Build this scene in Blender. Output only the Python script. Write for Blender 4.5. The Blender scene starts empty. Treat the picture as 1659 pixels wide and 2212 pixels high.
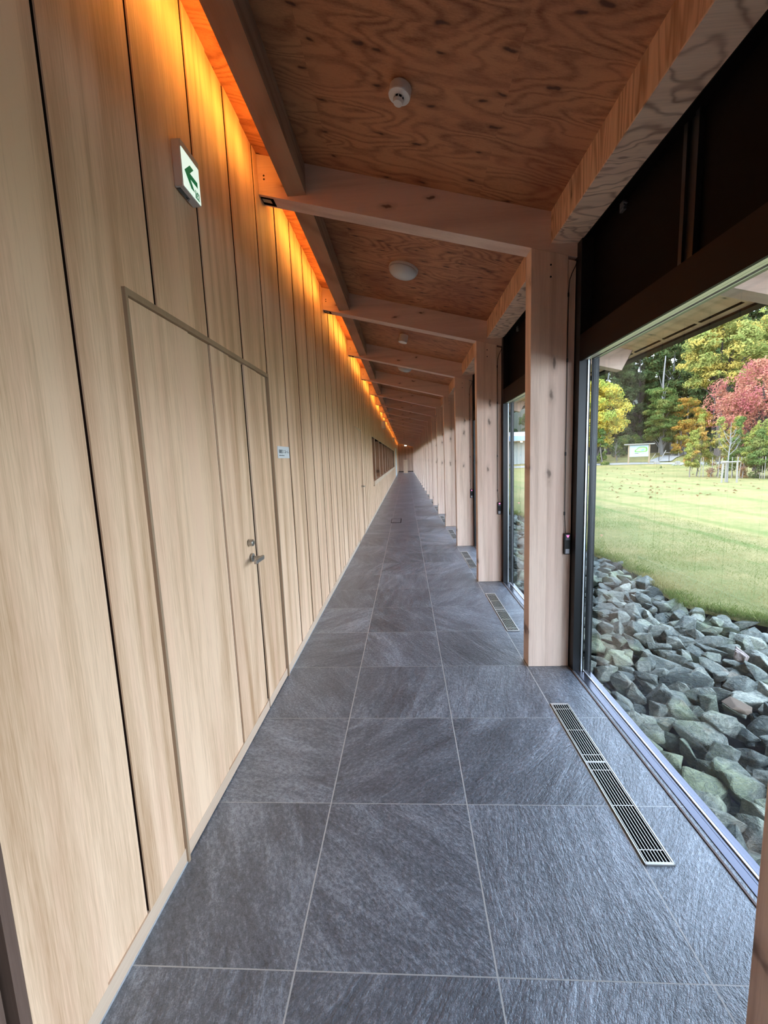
import bpy, bmesh, math, random
from mathutils import Vector, Matrix, noise

SC = bpy.context.scene
COL = SC.collection

# ------------------------------------------------------------------ camera
cam_d = bpy.data.cameras.new('camera')
cam = bpy.data.objects.new('camera', cam_d)
COL.objects.link(cam)
RX = (0.9978741131, 0.0527516158, -0.0382690655)
UP = (0.0311596322, 0.1295580528, 0.9910821299)
FW = (-0.0572392493, 0.9901676514, -0.1276389061)
cam.matrix_world = Matrix(((RX[0], UP[0], -FW[0], 0.0),
                           (RX[1], UP[1], -FW[1], 0.0),
                           (RX[2], UP[2], -FW[2], 1.50895),
                           (0, 0, 0, 1)))
cam_d.sensor_fit = 'VERTICAL'
cam_d.sensor_height = 24.0
cam_d.lens = 879.61 * 24.0 / 2212.0
cam_d.clip_start = 0.02
cam_d.clip_end = 500
SC.camera = cam

# ------------------------------------------------------------------ world, sun, exposure
SC.view_settings.view_transform = 'Standard'
SC.view_settings.look = 'None'
SC.view_settings.gamma = 1.0
SC.view_settings.use_curve_mapping = False
SC.view_settings.exposure = 1.0
SKY_STRENGTH = 4.9
SUN_ENERGY = 2.1
LED_POWER = 5.2
world = bpy.data.worlds.new('overcast_sky')
SC.world = world
world.use_nodes = True
wn = world.node_tree
wn.nodes.clear()
w_out = wn.nodes.new('ShaderNodeOutputWorld')
w_bg = wn.nodes.new('ShaderNodeBackground')
w_tc = wn.nodes.new('ShaderNodeTexCoord')
w_sep = wn.nodes.new('ShaderNodeSeparateXYZ')
w_ramp = wn.nodes.new('ShaderNodeValToRGB')
w_ramp.color_ramp.elements[0].position = 0.0
w_ramp.color_ramp.elements[0].color = (0.73, 0.85, 1.0, 1)
w_ramp.color_ramp.elements[1].position = 0.8
w_ramp.color_ramp.elements[1].color = (0.50, 0.68, 1.0, 1)
wn.links.new(w_tc.outputs['Generated'], w_sep.inputs[0])
wn.links.new(w_sep.outputs['Z'], w_ramp.inputs['Fac'])
wn.links.new(w_ramp.outputs['Color'], w_bg.inputs['Color'])
w_bg.inputs['Strength'].default_value = SKY_STRENGTH
wn.links.new(w_bg.outputs[0], w_out.inputs['Surface'])

sun_d = bpy.data.lights.new('sun', 'SUN')
sun = bpy.data.objects.new('sun', sun_d)
COL.objects.link(sun)
sun_d.energy = SUN_ENERGY
sun_d.angle = math.radians(3)
sun_d.color = (1.0, 0.93, 0.80)
sun.location = (-20, -5, 30)
sun.rotation_euler = Vector((-0.80, -0.22, 0.62)).to_track_quat('Z', 'Y').to_euler()

SC.cycles.max_bounces = 12
SC.cycles.diffuse_bounces = 7
SC.cycles.glossy_bounces = 4
SC.cycles.transparent_max_bounces = 12
SC.cycles.sample_clamp_indirect = 6.0
SC.cycles.caustics_reflective = False
SC.cycles.caustics_refractive = False

# ------------------------------------------------------------------ geometry constants
XW = -0.890            # left wall face
PITCH = 2.03           # bay length
Y0 = 0.77              # front of the nearest column
NB = 23                # bays ahead
YB = -4.0              # back of the hall
YE = 47.6              # end wall
def zc(x): return 3.235 - 0.25 * x      # ceiling underside
def zr(x): return 3.000 - 0.25 * x      # rafter underside

# ------------------------------------------------------------------ mesh helpers
class MB:
    def __init__(s):
        s.v = []; s.f = []; s.m = []
    def add(s, vs, fs, mi=0):
        o = len(s.v)
        s.v += [tuple(p) for p in vs]
        for f in fs:
            s.f.append(tuple(i + o for i in f)); s.m.append(mi)
    def box(s, x0, x1, y0, y1, z0, z1, mi=0):
        vs = [(x0,y0,z0),(x1,y0,z0),(x1,y1,z0),(x0,y1,z0),(x0,y0,z1),(x1,y0,z1),(x1,y1,z1),(x0,y1,z1)]
        s.add(vs, [(0,3,2,1),(4,5,6,7),(0,1,5,4),(1,2,6,5),(2,3,7,6),(3,0,4,7)], mi)
    def prism(s, poly, y0, y1, mi=0):
        """poly: (x,z) outline extruded along y"""
        n = len(poly)
        vs = [(x, y0, z) for x, z in poly] + [(x, y1, z) for x, z in poly]
        fs = [tuple(range(n)), tuple(range(2*n-1, n-1, -1))]
        for i in range(n):
            j = (i+1) % n
            fs.append((i, i+n, j+n, j))
        s.add(vs, fs, mi)
    def cyl(s, c, axis, r0, r1, h, n=24, mi=0, cap=True):
        a = Vector(axis).normalized()
        t = a.orthogonal().normalized(); b = a.cross(t)
        c = Vector(c); vs = []
        for r, d in ((r0, 0), (r1, h)):
            for i in range(n):
                w = 2*math.pi*i/n
                vs.append(c + a*d + t*(r*math.cos(w)) + b*(r*math.sin(w)))
        fs = [(i, (i+1) % n, n+(i+1) % n, n+i) for i in range(n)]
        if cap:
            fs += [tuple(range(n-1, -1, -1)), tuple(range(n, 2*n))]
        s.add(vs, fs, mi)
    def lathe(s, c, axis, prof, n=32, mi=0):
        """prof: list of (radius, height along axis)"""
        a = Vector(axis).normalized()
        t = a.orthogonal().normalized(); b = a.cross(t)
        c = Vector(c); vs = []
        for r, d in prof:
            for i in range(n):
                w = 2*math.pi*i/n
                vs.append(c + a*d + t*(r*math.cos(w)) + b*(r*math.sin(w)))
        fs = []
        for k in range(len(prof)-1):
            for i in range(n):
                j = (i+1) % n
                fs.append((k*n+i, k*n+j, (k+1)*n+j, (k+1)*n+i))
        fs += [tuple(range(n-1, -1, -1)), tuple(range((len(prof)-1)*n, len(prof)*n))]
        s.add(vs, fs, mi)
    def tube(s, pts, rad, n=6, mi=0):
        pts = [Vector(p) for p in pts]
        rads = rad if isinstance(rad, (list, tuple)) else [rad]*len(pts)
        vs = []
        ref = None
        for i, p in enumerate(pts):
            d = (pts[min(i+1, len(pts)-1)] - pts[max(i-1, 0)]).normalized()
            if ref is None: ref = d.orthogonal().normalized()
            t = (ref - d*ref.dot(d)).normalized(); b = d.cross(t); ref = t
            for k in range(n):
                w = 2*math.pi*k/n
                vs.append(p + t*(rads[i]*math.cos(w)) + b*(rads[i]*math.sin(w)))
        fs = []
        for i in range(len(pts)-1):
            for k in range(n):
                j = (k+1) % n
                fs.append((i*n+k, i*n+j, (i+1)*n+j, (i+1)*n+k))
        fs += [tuple(range(n-1, -1, -1)), tuple(range((len(pts)-1)*n, len(pts)*n))]
        s.add(vs, fs, mi)
    def build(s, name, mats, parent=None, loc=None, bevel=0.0, smooth=False):
        me = bpy.data.meshes.new(name)
        off = Vector(loc) if loc is not None else Vector((0, 0, 0))
        me.from_pydata([tuple(Vector(p) - off) for p in s.v], [], s.f)
        if not isinstance(mats, (list, tuple)): mats = [mats]
        for m in mats: me.materials.append(m)
        me.polygons.foreach_set('material_index', s.m)
        if smooth:
            me.polygons.foreach_set('use_smooth', [True]*len(me.polygons))
        me.update()
        bm = bmesh.new(); bm.from_mesh(me)
        bmesh.ops.recalc_face_normals(bm, faces=bm.faces)
        bm.to_mesh(me); bm.free()
        o = bpy.data.objects.new(name, me)
        COL.objects.link(o)
        if parent is not None:
            o.parent = parent
            o.location = off - Vector(parent.location) if loc is not None else -Vector(parent.location)
            if parent.parent is not None:
                o.location = o.location - Vector(parent.parent.location)
        else:
            o.location = off
        if bevel > 0:
            b = o.modifiers.new('edge', 'BEVEL'); b.width = bevel; b.segments = 2; b.limit_method = 'ANGLE'
        return o

def tag(o, label, cat, group=None, kind=None):
    if label: o['label'] = label
    if cat: o['category'] = cat
    if group: o['group'] = group
    if kind: o['kind'] = kind
    return o
def struct(o):
    o['kind'] = 'structure'; return o
def empty(name, loc=(0, 0, 0)):
    o = bpy.data.objects.new(name, None)
    o.empty_display_size = 0.1
    o.location = loc
    COL.objects.link(o)
    return o
def copy_tree(o, parent=None):
    c = o.copy(); COL.objects.link(c)
    if parent is not None: c.parent = parent
    for ch in [x for x in o.children]:
        copy_tree(ch, c)
    return c
def text_mesh(name, s, size, mat, parent, loc, rot, extrude=0.0006):
    cu = bpy.data.curves.new(name, 'FONT')
    cu.body = s; cu.size = size; cu.extrude = extrude
    cu.align_x = 'LEFT'; cu.align_y = 'BOTTOM'
    t = bpy.data.objects.new(name, cu); COL.objects.link(t)
    bpy.context.view_layer.update()
    me = bpy.data.meshes.new_from_object(t.evaluated_get(bpy.context.evaluated_depsgraph_get()))
    bpy.data.objects.remove(t)
    me.materials.clear(); me.materials.append(mat)
    o = bpy.data.objects.new(name, me); COL.objects.link(o)
    o.parent = parent
    o.location = Vector(loc) - Vector(parent.location) - (Vector(parent.parent.location) if parent.parent else Vector())
    o.rotation_euler = rot
    return o

ORD = ['', 'second', 'third', 'fourth', 'fifth', 'sixth', 'seventh', 'eighth', 'ninth', 'tenth', 'eleventh', 'twelfth',
       'thirteenth', 'fourteenth', 'fifteenth', 'sixteenth', 'seventeenth', 'eighteenth', 'nineteenth', 'twentieth',
       'twenty-first', 'twenty-second', 'twenty-third', 'twenty-fourth', 'twenty-fifth']

# ------------------------------------------------------------------ material helpers
class N:
    def __init__(s, name):
        s.mat = bpy.data.materials.new(name); s.mat.use_nodes = True
        s.t = s.mat.node_tree; s.t.nodes.clear()
        s.out = s.t.nodes.new('ShaderNodeOutputMaterial')
    def n(s, typ, ins=None, **props):
        nd = s.t.nodes.new(typ)
        for k, v in props.items(): setattr(nd, k, v)
        for k, v in (ins or {}).items():
            sock = nd.inputs[k]
            if isinstance(v, bpy.types.NodeSocket): s.t.links.new(v, sock)
            else: sock.default_value = v
        return nd
    def m(s, op, a, b=None, c=None, clamp=False):
        ins = {0: a}
        if b is not None: ins[1] = b
        if c is not None: ins[2] = c
        return s.n('ShaderNodeMath', ins, operation=op, use_clamp=clamp).outputs[0]
    def mix(s, f, a, b, mode='MIX'):
        nd = s.n('ShaderNodeMix', {0: f, 6: a, 7: b}, data_type='RGBA', blend_type=mode)
        return nd.outputs[2]
    def pos(s):
        return s.n('ShaderNodeNewGeometry').outputs['Position']
    def scale(s, vec, v):
        return s.n('ShaderNodeVectorMath', {0: vec, 1: v}, operation='MULTIPLY').outputs[0]
    def addv(s, a, b):
        return s.n('ShaderNodeVectorMath', {0: a, 1: b}, operation='ADD').outputs[0]
    def noise(s, vec, scale, detail=2.0, rough=0.5, dist=0.0):
        return s.n('ShaderNodeTexNoise', {'Vector': vec, 'Scale': scale, 'Detail': detail, 'Roughness': rough, 'Distortion': dist}).outputs['Fac']
    def smooth(s, v, lo, hi):
        return s.n('ShaderNodeMapRange', {0: v, 1: lo, 2: hi, 3: 0.0, 4: 1.0}, interpolation_type='SMOOTHSTEP').outputs[0]
    def bsdf(s, col, rough=0.5, metal=0.0, bump=None, bstr=0.3, bdist=0.002, spec=0.5, emit=None, estr=0.0, coat=0.0):
        ins = {'Base Color': col, 'Roughness': rough, 'Metallic': metal, 'Specular IOR Level': spec}
        if emit is not None:
            ins['Emission Color'] = emit; ins['Emission Strength'] = estr
        if coat: ins['Coat Weight'] = coat
        nd = s.n('ShaderNodeBsdfPrincipled', ins)
        if bump is not None:
            b = s.n('ShaderNodeBump', {'Height': bump, 'Strength': bstr, 'Distance': bdist})
            s.t.links.new(b.outputs[0], nd.inputs['Normal'])
        s.t.links.new(nd.outputs[0], s.out.inputs['Surface'])
        return nd

def c4(c): return (c[0], c[1], c[2], 1.0)
def plain(name, col, rough=0.5, metal=0.0, spec=0.5, **k):
    g = N(name)
    p = g.pos()
    v = g.noise(p, 6.0, 3.0)
    c = g.mix(g.m('MULTIPLY', v, 0.18), c4(col), c4([x*0.75 for x in col]))
    g.bsdf(c, rough, metal, spec=spec, **k)
    return g.mat

def wood(name, light, dark, grain='z', across=1.0, ring_scale=1.6, ring_k=40.0, ring_amt=0.6, stretch=0.10, fibre=0.35,
         knots=0.0, knot_scale=3.0, knot_col=None, cell=None, cell_off=0.0, cell_amt=0.12, lam=None, rough=0.55, spec=0.35, bstr=0.15,
         sheet=None, redden=0.0, sharp=2.0, plane='xy'):
    g = N(name)
    p = g.pos()
    i = 'xyz'.index(grain)
    sv = [1.0, 1.0, 1.0]; sv[i] = stretch
    base = g.scale(p, tuple(sv))
    sep = g.n('ShaderNodeSeparateXYZ', {0: p})
    tone = None
    def cellify(base, axis, off, width, amt, tone):
        co = sep.outputs['xyz'.index(axis)]
        idx = g.m('FLOOR', g.m('DIVIDE', g.m('SUBTRACT', co, off), width))
        rnd = g.n('ShaderNodeTexWhiteNoise', {'W': idx}, noise_dimensions='1D')
        base = g.addv(base, g.scale(rnd.outputs['Color'], (17.0, 13.0, 11.0)))
        t = g.m('MULTIPLY', g.m('SUBTRACT', rnd.outputs['Value'], 0.5), amt*2)
        tone = t if tone is None else g.m('ADD', tone, t)
        return base, tone
    if cell: base, tone = cellify(base, cell[0], cell[1], cell[2], cell_amt, tone)
    if sheet: base, tone = cellify(base, sheet[0], sheet[1], sheet[2], cell_amt, tone)
    if lam: base, tone = cellify(base, lam[0], lam[1], lam[2], cell_amt, tone)
    warp = g.noise(base, ring_scale*2.5, 2.0)
    n1 = g.noise(g.addv(base, g.scale(g.n('ShaderNodeCombineXYZ', {0: warp, 1: warp, 2: warp}).outputs[0], (0.12, 0.12, 0.12))), ring_scale, 1.5, 0.45)
    s1 = g.m('SINE', g.m('MULTIPLY', n1, ring_k))
    rings = g.m('POWER', g.m('ADD', g.m('MULTIPLY', s1, 0.5), 0.5), sharp)
    fv = [1.0, 1.0, 1.0]; fv[i] = 0.03
    fib = g.noise(g.scale(p, tuple(fv)), 160.0, 3.0, 0.65)
    fv2 = [1.0, 1.0, 1.0]; fv2[i] = 0.05
    med = g.noise(g.scale(p, tuple(fv2)), 22.0, 3.0, 0.6)
    fv3 = [1.0, 1.0, 1.0]; fv3[i] = 0.06
    broad = g.noise(g.addv(g.scale(p, tuple(fv3)), (3.1, 7.7, 1.9)), 7.0, 2.0, 0.5)
    fine = g.noise(g.addv(g.scale(p, tuple(fv)), (5.0, 2.0, 3.0)), 420.0, 2.0, 0.6)
    f = g.m('MULTIPLY', rings, ring_amt)
    f = g.m('ADD', f, g.m('MULTIPLY', g.m('SUBTRACT', fine, 0.5), fibre*1.6))
    f = g.m('ADD', f, g.m('MULTIPLY', g.m('SUBTRACT', broad, 0.5), fibre*2.6))
    f = g.m('ADD', f, fibre*0.35)
    f = g.m('ADD', f, g.m('MULTIPLY', g.m('SUBTRACT', fib, 0.5), fibre*2.6))
    f = g.m('ADD', f, g.m('MULTIPLY', g.m('SUBTRACT', med, 0.5), fibre*2.2))
    if tone is not None: f = g.m('ADD', f, tone)
    f = g.m('ADD', f, 0.0, clamp=True)
    col = g.mix(f, c4(light), c4(dark))
    hue = g.noise(g.addv(g.scale(p, tuple(fv3)), (13.1, 1.7, 8.9)), 9.0, 2.0, 0.5)
    col = g.mix(g.m('MULTIPLY', g.smooth(hue, 0.42, 0.66), 0.30), col, c4((light[0]*0.97, light[1]*0.86, light[2]*0.88)))
    if redden:
        br = g.noise(p, 1.1, 2.0)
        col = g.mix(g.m('MULTIPLY', g.smooth(br, 0.45, 0.7), redden), col, c4((dark[0]*1.25, dark[1]*0.85, dark[2]*0.8)))
    if knots:
        kv = [1.0, 1.0, 1.0]; kv[i] = 0.36
        kp = g.scale(p, tuple(kv))
        kp = g.addv(kp, g.scale(g.n('ShaderNodeTexNoise', {'Vector': p, 'Scale': 14.0}).outputs['Color'], (0.035, 0.035, 0.035)))
        if cell or sheet: kp = g.addv(kp, g.scale(base, (0.0, 0.0, 0.0)))
        ks = g.n('ShaderNodeSeparateXYZ', {0: kp})
        k2 = g.n('ShaderNodeCombineXYZ', {0: ks.outputs['xyz'.index(plane[0])], 1: ks.outputs['xyz'.index(plane[1])], 2: 0.0}).outputs[0]
        vo = g.n('ShaderNodeTexVoronoi', {'Vector': k2, 'Scale': knot_scale}, feature='F1', voronoi_dimensions='2D')
        sel = g.m('GREATER_THAN', g.n('ShaderNodeSeparateColor', {0: vo.outputs['Color']}).outputs[0], 1.0 - knots)
        km = g.m('SUBTRACT', 1.0, g.smooth(vo.outputs['Distance'], 0.03, 0.11))
        halo = g.m('SUBTRACT', 1.0, g.smooth(vo.outputs['Distance'], 0.08, 0.26))
        kc = knot_col or [x*0.42 for x in dark]
        col = g.mix(g.m('MULTIPLY', g.m('MULTIPLY', halo, sel), 0.35), col, c4([x*0.8 for x in dark]))
        col = g.mix(g.m('MULTIPLY', g.m('MULTIPLY', km, sel), 0.85), col, c4(kc))
    h = g.m('ADD', g.m('MULTIPLY', fib, 0.7), g.m('MULTIPLY', rings, 0.3))
    g.bsdf(col, rough, 0.0, bump=h, bstr=bstr, bdist=0.0015, spec=spec)
    return g.mat

# ---- interior materials
OAK_L, OAK_D = (0.87, 0.60, 0.40), (0.48, 0.275, 0.145)
M_OAK = wood('oak_veneer', OAK_L, OAK_D, 'z', ring_scale=1.7, ring_k=75, ring_amt=0.44, stretch=0.06, fibre=0.42,
             cell=('y', 1.120, 0.403), cell_amt=0.10, rough=0.5, spec=0.3)
M_OAKB = wood('oak_trim', (0.64, 0.475, 0.34), (0.46, 0.31, 0.195), 'y', ring_scale=3, ring_k=30, ring_amt=0.25, fibre=0.25, rough=0.5)
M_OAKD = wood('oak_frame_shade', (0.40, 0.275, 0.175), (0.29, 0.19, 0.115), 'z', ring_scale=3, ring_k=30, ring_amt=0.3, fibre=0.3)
M_GROOVE = plain('groove_brown', (0.022, 0.010, 0.007), 0.9, 0.0, 0.05)
M_LARCH = wood('larch_column', (0.82, 0.615, 0.49), (0.52, 0.34, 0.25), 'z', ring_scale=2.6, ring_k=46, ring_amt=0.42, stretch=0.055,
               fibre=0.34, knots=0.20, knot_scale=7.0, knot_col=(0.17, 0.11, 0.085), lam=('x', 0.83, 0.0575), cell_amt=0.07, rough=0.6, sharp=3.0, plane='xz')
M_LARCHR = wood('larch_rafter', (0.78, 0.58, 0.47), (0.50, 0.325, 0.25), 'x', ring_scale=2.6, ring_k=40, ring_amt=0.35, stretch=0.055,
                fibre=0.28, knots=0.22, knot_scale=9.0, knot_col=(0.10, 0.05, 0.04), cell=('y', Y0 - 0.5, PITCH), cell_amt=0.06, rough=0.6, sharp=3.0, plane='xz')
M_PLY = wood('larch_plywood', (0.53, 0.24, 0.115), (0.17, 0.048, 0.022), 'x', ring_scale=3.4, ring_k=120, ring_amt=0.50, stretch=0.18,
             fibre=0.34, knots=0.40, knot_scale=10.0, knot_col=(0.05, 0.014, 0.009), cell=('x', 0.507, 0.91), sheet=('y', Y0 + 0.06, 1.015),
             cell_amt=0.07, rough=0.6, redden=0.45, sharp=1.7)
M_PLYE = wood('eaves_plywood', (0.88, 0.61, 0.38), (0.55, 0.33, 0.18), 'x', ring_scale=2.1, ring_k=45, ring_amt=0.5, stretch=0.2,
              fibre=0.3, knots=0.3, knot_scale=7.5, knot_col=(0.10, 0.05, 0.03), sheet=('y', Y0 + 0.06, 1.015), cell_amt=0.05)
M_LVLV = wood('beam_ply_side', (0.84, 0.54, 0.34), (0.40, 0.20, 0.11), 'z', ring_scale=4.5, ring_k=110, ring_amt=0.62, stretch=0.10,
              fibre=0.35, knots=0.12, knot_scale=8, rough=0.6, plane='yz')
M_LVLB = wood('beam_ply_under', (0.88, 0.68, 0.53), (0.34, 0.22, 0.16), 'x', ring_scale=3.6, ring_k=85, ring_amt=0.75, stretch=0.45,
              fibre=0.25, knots=0.10, knot_scale=6, rough=0.6, sharp=4.0)
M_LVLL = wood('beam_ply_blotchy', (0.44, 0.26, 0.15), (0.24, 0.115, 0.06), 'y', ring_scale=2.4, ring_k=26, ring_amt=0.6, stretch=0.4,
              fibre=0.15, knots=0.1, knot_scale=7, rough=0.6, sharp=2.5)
M_LVLR = wood('beam_ply_grey', (0.42, 0.30, 0.22), (0.21, 0.135, 0.095), 'y', ring_scale=4.0, ring_k=60, ring_amt=0.6, stretch=0.12, fibre=0.4)
M_DARKWOOD = wood('dark_brown_wood', (0.19, 0.12, 0.09), (0.11, 0.064, 0.045), 'z', ring_scale=3, ring_k=40, ring_amt=0.5, fibre=0.3)  # darker brown than the oak boards
M_BACKPLY = wood('shutter_ply', (0.42, 0.24, 0.14), (0.26, 0.135, 0.075), 'z', ring_scale=2.2, ring_k=40, ring_amt=0.45, stretch=0.2,
                 fibre=0.25, knots=0.3, knot_scale=4, plane='yz')
M_CEDAR = wood('brown_cedar_boards', (0.46, 0.31, 0.23), (0.28, 0.17, 0.12), 'z', ring_scale=3, ring_k=40, ring_amt=0.4, fibre=0.3, cell=('x', -1.45, 0.36))
M_BLACK = plain('black_aluminium', (0.012, 0.012, 0.015), 0.32, 0.0, 0.6)
M_JAMB = plain('satin_black_aluminium', (0.009, 0.0095, 0.011), 0.35, 0.0, 0.45)
M_SILL = plain('dark_satin_sill', (0.10, 0.10, 0.125), 0.22, 0.75, 0.6)
M_SILLW = plain('clear_anodised_strip', (0.75, 0.78, 0.80), 0.3, 0.6)
M_HEADU = plain('cream_track', (0.88, 0.87, 0.76), 0.35, 0.45)
M_BAND = plain('dark_brown_panel', (0.010, 0.0045, 0.0035), 0.55, 0.0, 0.25)
M_TRANS = plain('black_screen', (0.003, 0.0025, 0.003), 0.6, 0.0, 0.12)
M_WHITE = plain('white_plastic', (0.72, 0.71, 0.69), 0.45)
M_OPAL = plain('opal_glass', (0.58, 0.60, 0.60), 0.25)
M_VOID = plain('black_void', (0.003, 0.003, 0.003), 0.9, 0.0, 0.02)
M_STEEL = plain('brushed_steel', (0.42, 0.40, 0.37), 0.28, 0.9)
M_GRILLE = plain('grille_steel', (0.72, 0.70, 0.66), 0.35, 0.5)
M_SLAT = plain('grille_slat_steel', (0.85, 0.83, 0.78), 0.35, 0.4)
M_RUBBER = plain('black_cord', (0.012, 0.010, 0.010), 0.6)
M_BROWNEDGE = plain('brown_edge_strip', (0.10, 0.05, 0.035), 0.5)
M_SWGREY = plain('switch_grey', (0.10, 0.105, 0.12), 0.4)
M_SILVER = plain('silver_button', (0.45, 0.45, 0.50), 0.4)
M_INK = plain('dark_ink', (0.02, 0.022, 0.025), 0.6)
M_INK2 = plain('grey_ink', (0.22, 0.24, 0.24), 0.6)
M_GREEN = plain('sign_green', (0.0, 0.13, 0.05), 0.5)
M_GREENLIT = None
M_TAUPE = plain('taupe_casing', (0.62, 0.57, 0.54), 0.5)
M_PAPER = plain('plate_white', (0.76, 0.78, 0.80), 0.4)
M_CREAMBOX = plain('beige_connector', (0.45, 0.40, 0.30), 0.5)

def emis(name, col, strength, base=(0.8, 0.8, 0.8)):
    g = N(name)
    g.bsdf(c4(base), 0.4, emit=c4(col), estr=strength)
    return g.mat
M_LED = emis('amber_led', (1.0, 0.41, 0.06), LED_POWER*3)
M_EXITW = emis('lit_sign_face', (0.80, 1.0, 0.86), 0.42, (0.7, 0.75, 0.7))
M_GREENLIT = emis('backlit_sign_green', (0.0, 0.42, 0.15), 0.10, (0.0, 0.20, 0.08))
M_PINK = emis('pink_indicator', (1.0, 0.16, 0.42), 0.9, (0.9, 0.2, 0.4))
M_LAMP = emis('warm_white_lamp', (1.0, 0.86, 0.66), 3.0)

# floor slate tiles
g = N('slate_tiles')
p = g.pos()
sep = g.n('ShaderNodeSeparateXYZ', {0: p})
T = 0.6
ux = g.m('DIVIDE', g.m('SUBTRACT', sep.outputs[0], -0.3792), T)
uy = g.m('DIVIDE', g.m('SUBTRACT', sep.outputs[1], 1.0168), T)
ix = g.m('FLOOR', ux); iy = g.m('FLOOR', uy)
fx = g.m('FRACT', ux); fy = g.m('FRACT', uy)
dx = g.m('MULTIPLY', g.m('MINIMUM', fx, g.m('SUBTRACT', 1.0, fx)), T)
dy = g.m('MULTIPLY', g.m('MINIMUM', fy, g.m('SUBTRACT', 1.0, fy)), T)
gx = g.m('LESS_THAN', dx, 0.0026); gy = g.m('LESS_THAN', dy, 0.0018)
idv = g.n('ShaderNodeCombineXYZ', {0: ix, 1: iy, 2: 0.0}).outputs[0]
wnz = g.n('ShaderNodeTexWhiteNoise', {'Vector': idv}, noise_dimensions='2D')
ang = g.m('MULTIPLY', wnz.outputs['Value'], 6.2832)
rot = g.n('ShaderNodeVectorRotate', {'Vector': p, 'Angle': ang}, rotation_type='Z_AXIS').outputs[0]
rot = g.addv(rot, g.scale(wnz.outputs['Color'], (9.0, 9.0, 9.0)))
lay = g.noise(g.scale(rot, (1.0, 0.28, 1.0)), 6.0, 5.0, 0.62, 0.6)
vein = g.noise(g.scale(rot, (1.0, 0.16, 1.0)), 14.0, 4.0, 0.7, 1.0)
fine = g.noise(g.scale(rot, (1.0, 0.55, 1.0)), 95.0, 3.0, 0.65)
fine2 = g.noise(rot, 260.0, 2.0, 0.6)
tone = g.m('MULTIPLY', g.m('SUBTRACT', g.n('ShaderNodeSeparateColor', {0: wnz.outputs['Color']}).outputs[1], 0.5), 0.16)
f = g.m('ADD', g.m('MULTIPLY', lay, 0.9), g.m('ADD', g.m('MULTIPLY', g.m('SUBTRACT', fine, 0.5), 0.9), tone))
f = g.m('ADD', f, g.m('MULTIPLY', g.m('SUBTRACT', fine2, 0.5), 0.6))
f = g.m('ADD', f, g.m('MULTIPLY', g.m('SUBTRACT', vein, 0.5), 0.6), clamp=True)
ramp = g.n('ShaderNodeValToRGB', {'Fac': f})
e = ramp.color_ramp.elements
e[0].position = 0.12; e[0].color = (0.054, 0.061, 0.072, 1)
e[1].position = 0.85; e[1].color = (0.36, 0.39, 0.44, 1)
m1 = e.new(0.45); m1.color = (0.132, 0.147, 0.170, 1)
vm = g.m('SUBTRACT', 1.0, g.smooth(g.m('ABSOLUTE', g.m('SUBTRACT', vein, 0.56)), 0.0, 0.02))
col = g.mix(g.m('MULTIPLY', vm, 0.30), ramp.outputs[0], (0.05, 0.05, 0.055, 1))
grout = g.m('MAXIMUM', gx, g.m('MULTIPLY', gy, 0.8))
col = g.mix(grout, col, (0.47, 0.46, 0.44, 1))
hgt = g.m('ADD', g.m('MULTIPLY', fine, 0.6), g.m('ADD', g.m('MULTIPLY', fine2, 0.25), g.m('MULTIPLY', vein, 0.9)))
hgt = g.m('MULTIPLY', hgt, g.m('SUBTRACT', 1.0, grout))
g.bsdf(col, 0.32, bump=hgt, bstr=0.8, bdist=0.006, spec=1.0)
M_SLATE = g.mat

# glass: clear pane with mirror reflections at the surface
g = N('window_glass')
gg = g.n('ShaderNodeNewGeometry')
cs = g.m('ABSOLUTE', g.n('ShaderNodeVectorMath', {0: gg.outputs['Normal'], 1: gg.outputs['Incoming']}, operation='DOT_PRODUCT').outputs['Value'])
frs = g.m('ADD', 0.035, g.m('MULTIPLY', g.m('POWER', g.m('SUBTRACT', 1.0, cs), 5.0), 0.75))
tr = g.n('ShaderNodeBsdfTransparent', {'Color': (0.97, 0.985, 0.975, 1)})
gl = g.n('ShaderNodeBsdfGlossy', {'Color': (1, 1, 1, 1), 'Roughness': 0.0})
mx = g.n('ShaderNodeMixShader', {0: frs, 1: tr.outputs[0], 2: gl.outputs[0]})
g.t.links.new(mx.outputs[0], g.out.inputs['Surface'])
M_GLASS = g.mat

# ---- outdoor materials
g = N('lawn_grass')
p = g.pos()
a = g.noise(g.scale(p, (0.5, 0.9, 1)), 0.35, 3.0, 0.55)
b = g.noise(p, 2.2, 4.0, 0.7)
cc = g.noise(p, 30.0, 3.0, 0.7)
d = g.noise(g.scale(p, (0.35, 1.5, 1)), 1.1, 2.0)
fine = g.noise(p, 140.0, 2.0, 0.7)
f = g.m('ADD', g.m('MULTIPLY', a, 0.8), g.m('ADD', g.m('MULTIPLY', b, 0.35), g.m('MULTIPLY', d, 0.45)))
f = g.m('SUBTRACT', f, 0.32)
mid = g.noise(g.scale(p, (1.0, 0.6, 1)), 6.0, 4.0, 0.75)
f = g.m('ADD', f, g.m('MULTIPLY', g.m('SUBTRACT', cc, 0.5), 0.75))
f = g.m('ADD', f, g.m('MULTIPLY', g.m('SUBTRACT', mid, 0.5), 0.6))
f = g.m('ADD', f, g.m('MULTIPLY', g.m('SUBTRACT', fine, 0.5), 0.8), clamp=True)
ramp = g.n('ShaderNodeValToRGB', {'Fac': f})
e = ramp.color_ramp.elements
e[0].position = 0.05; e[0].color = (0.085, 0.105, 0.022, 1)
e[1].position = 0.95; e[1].color = (0.37, 0.255, 0.105, 1)
m1 = e.new(0.5); m1.color = (0.205, 0.172, 0.060, 1)
sepx = g.n('ShaderNodeSeparateXYZ', {0: p})
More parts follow.
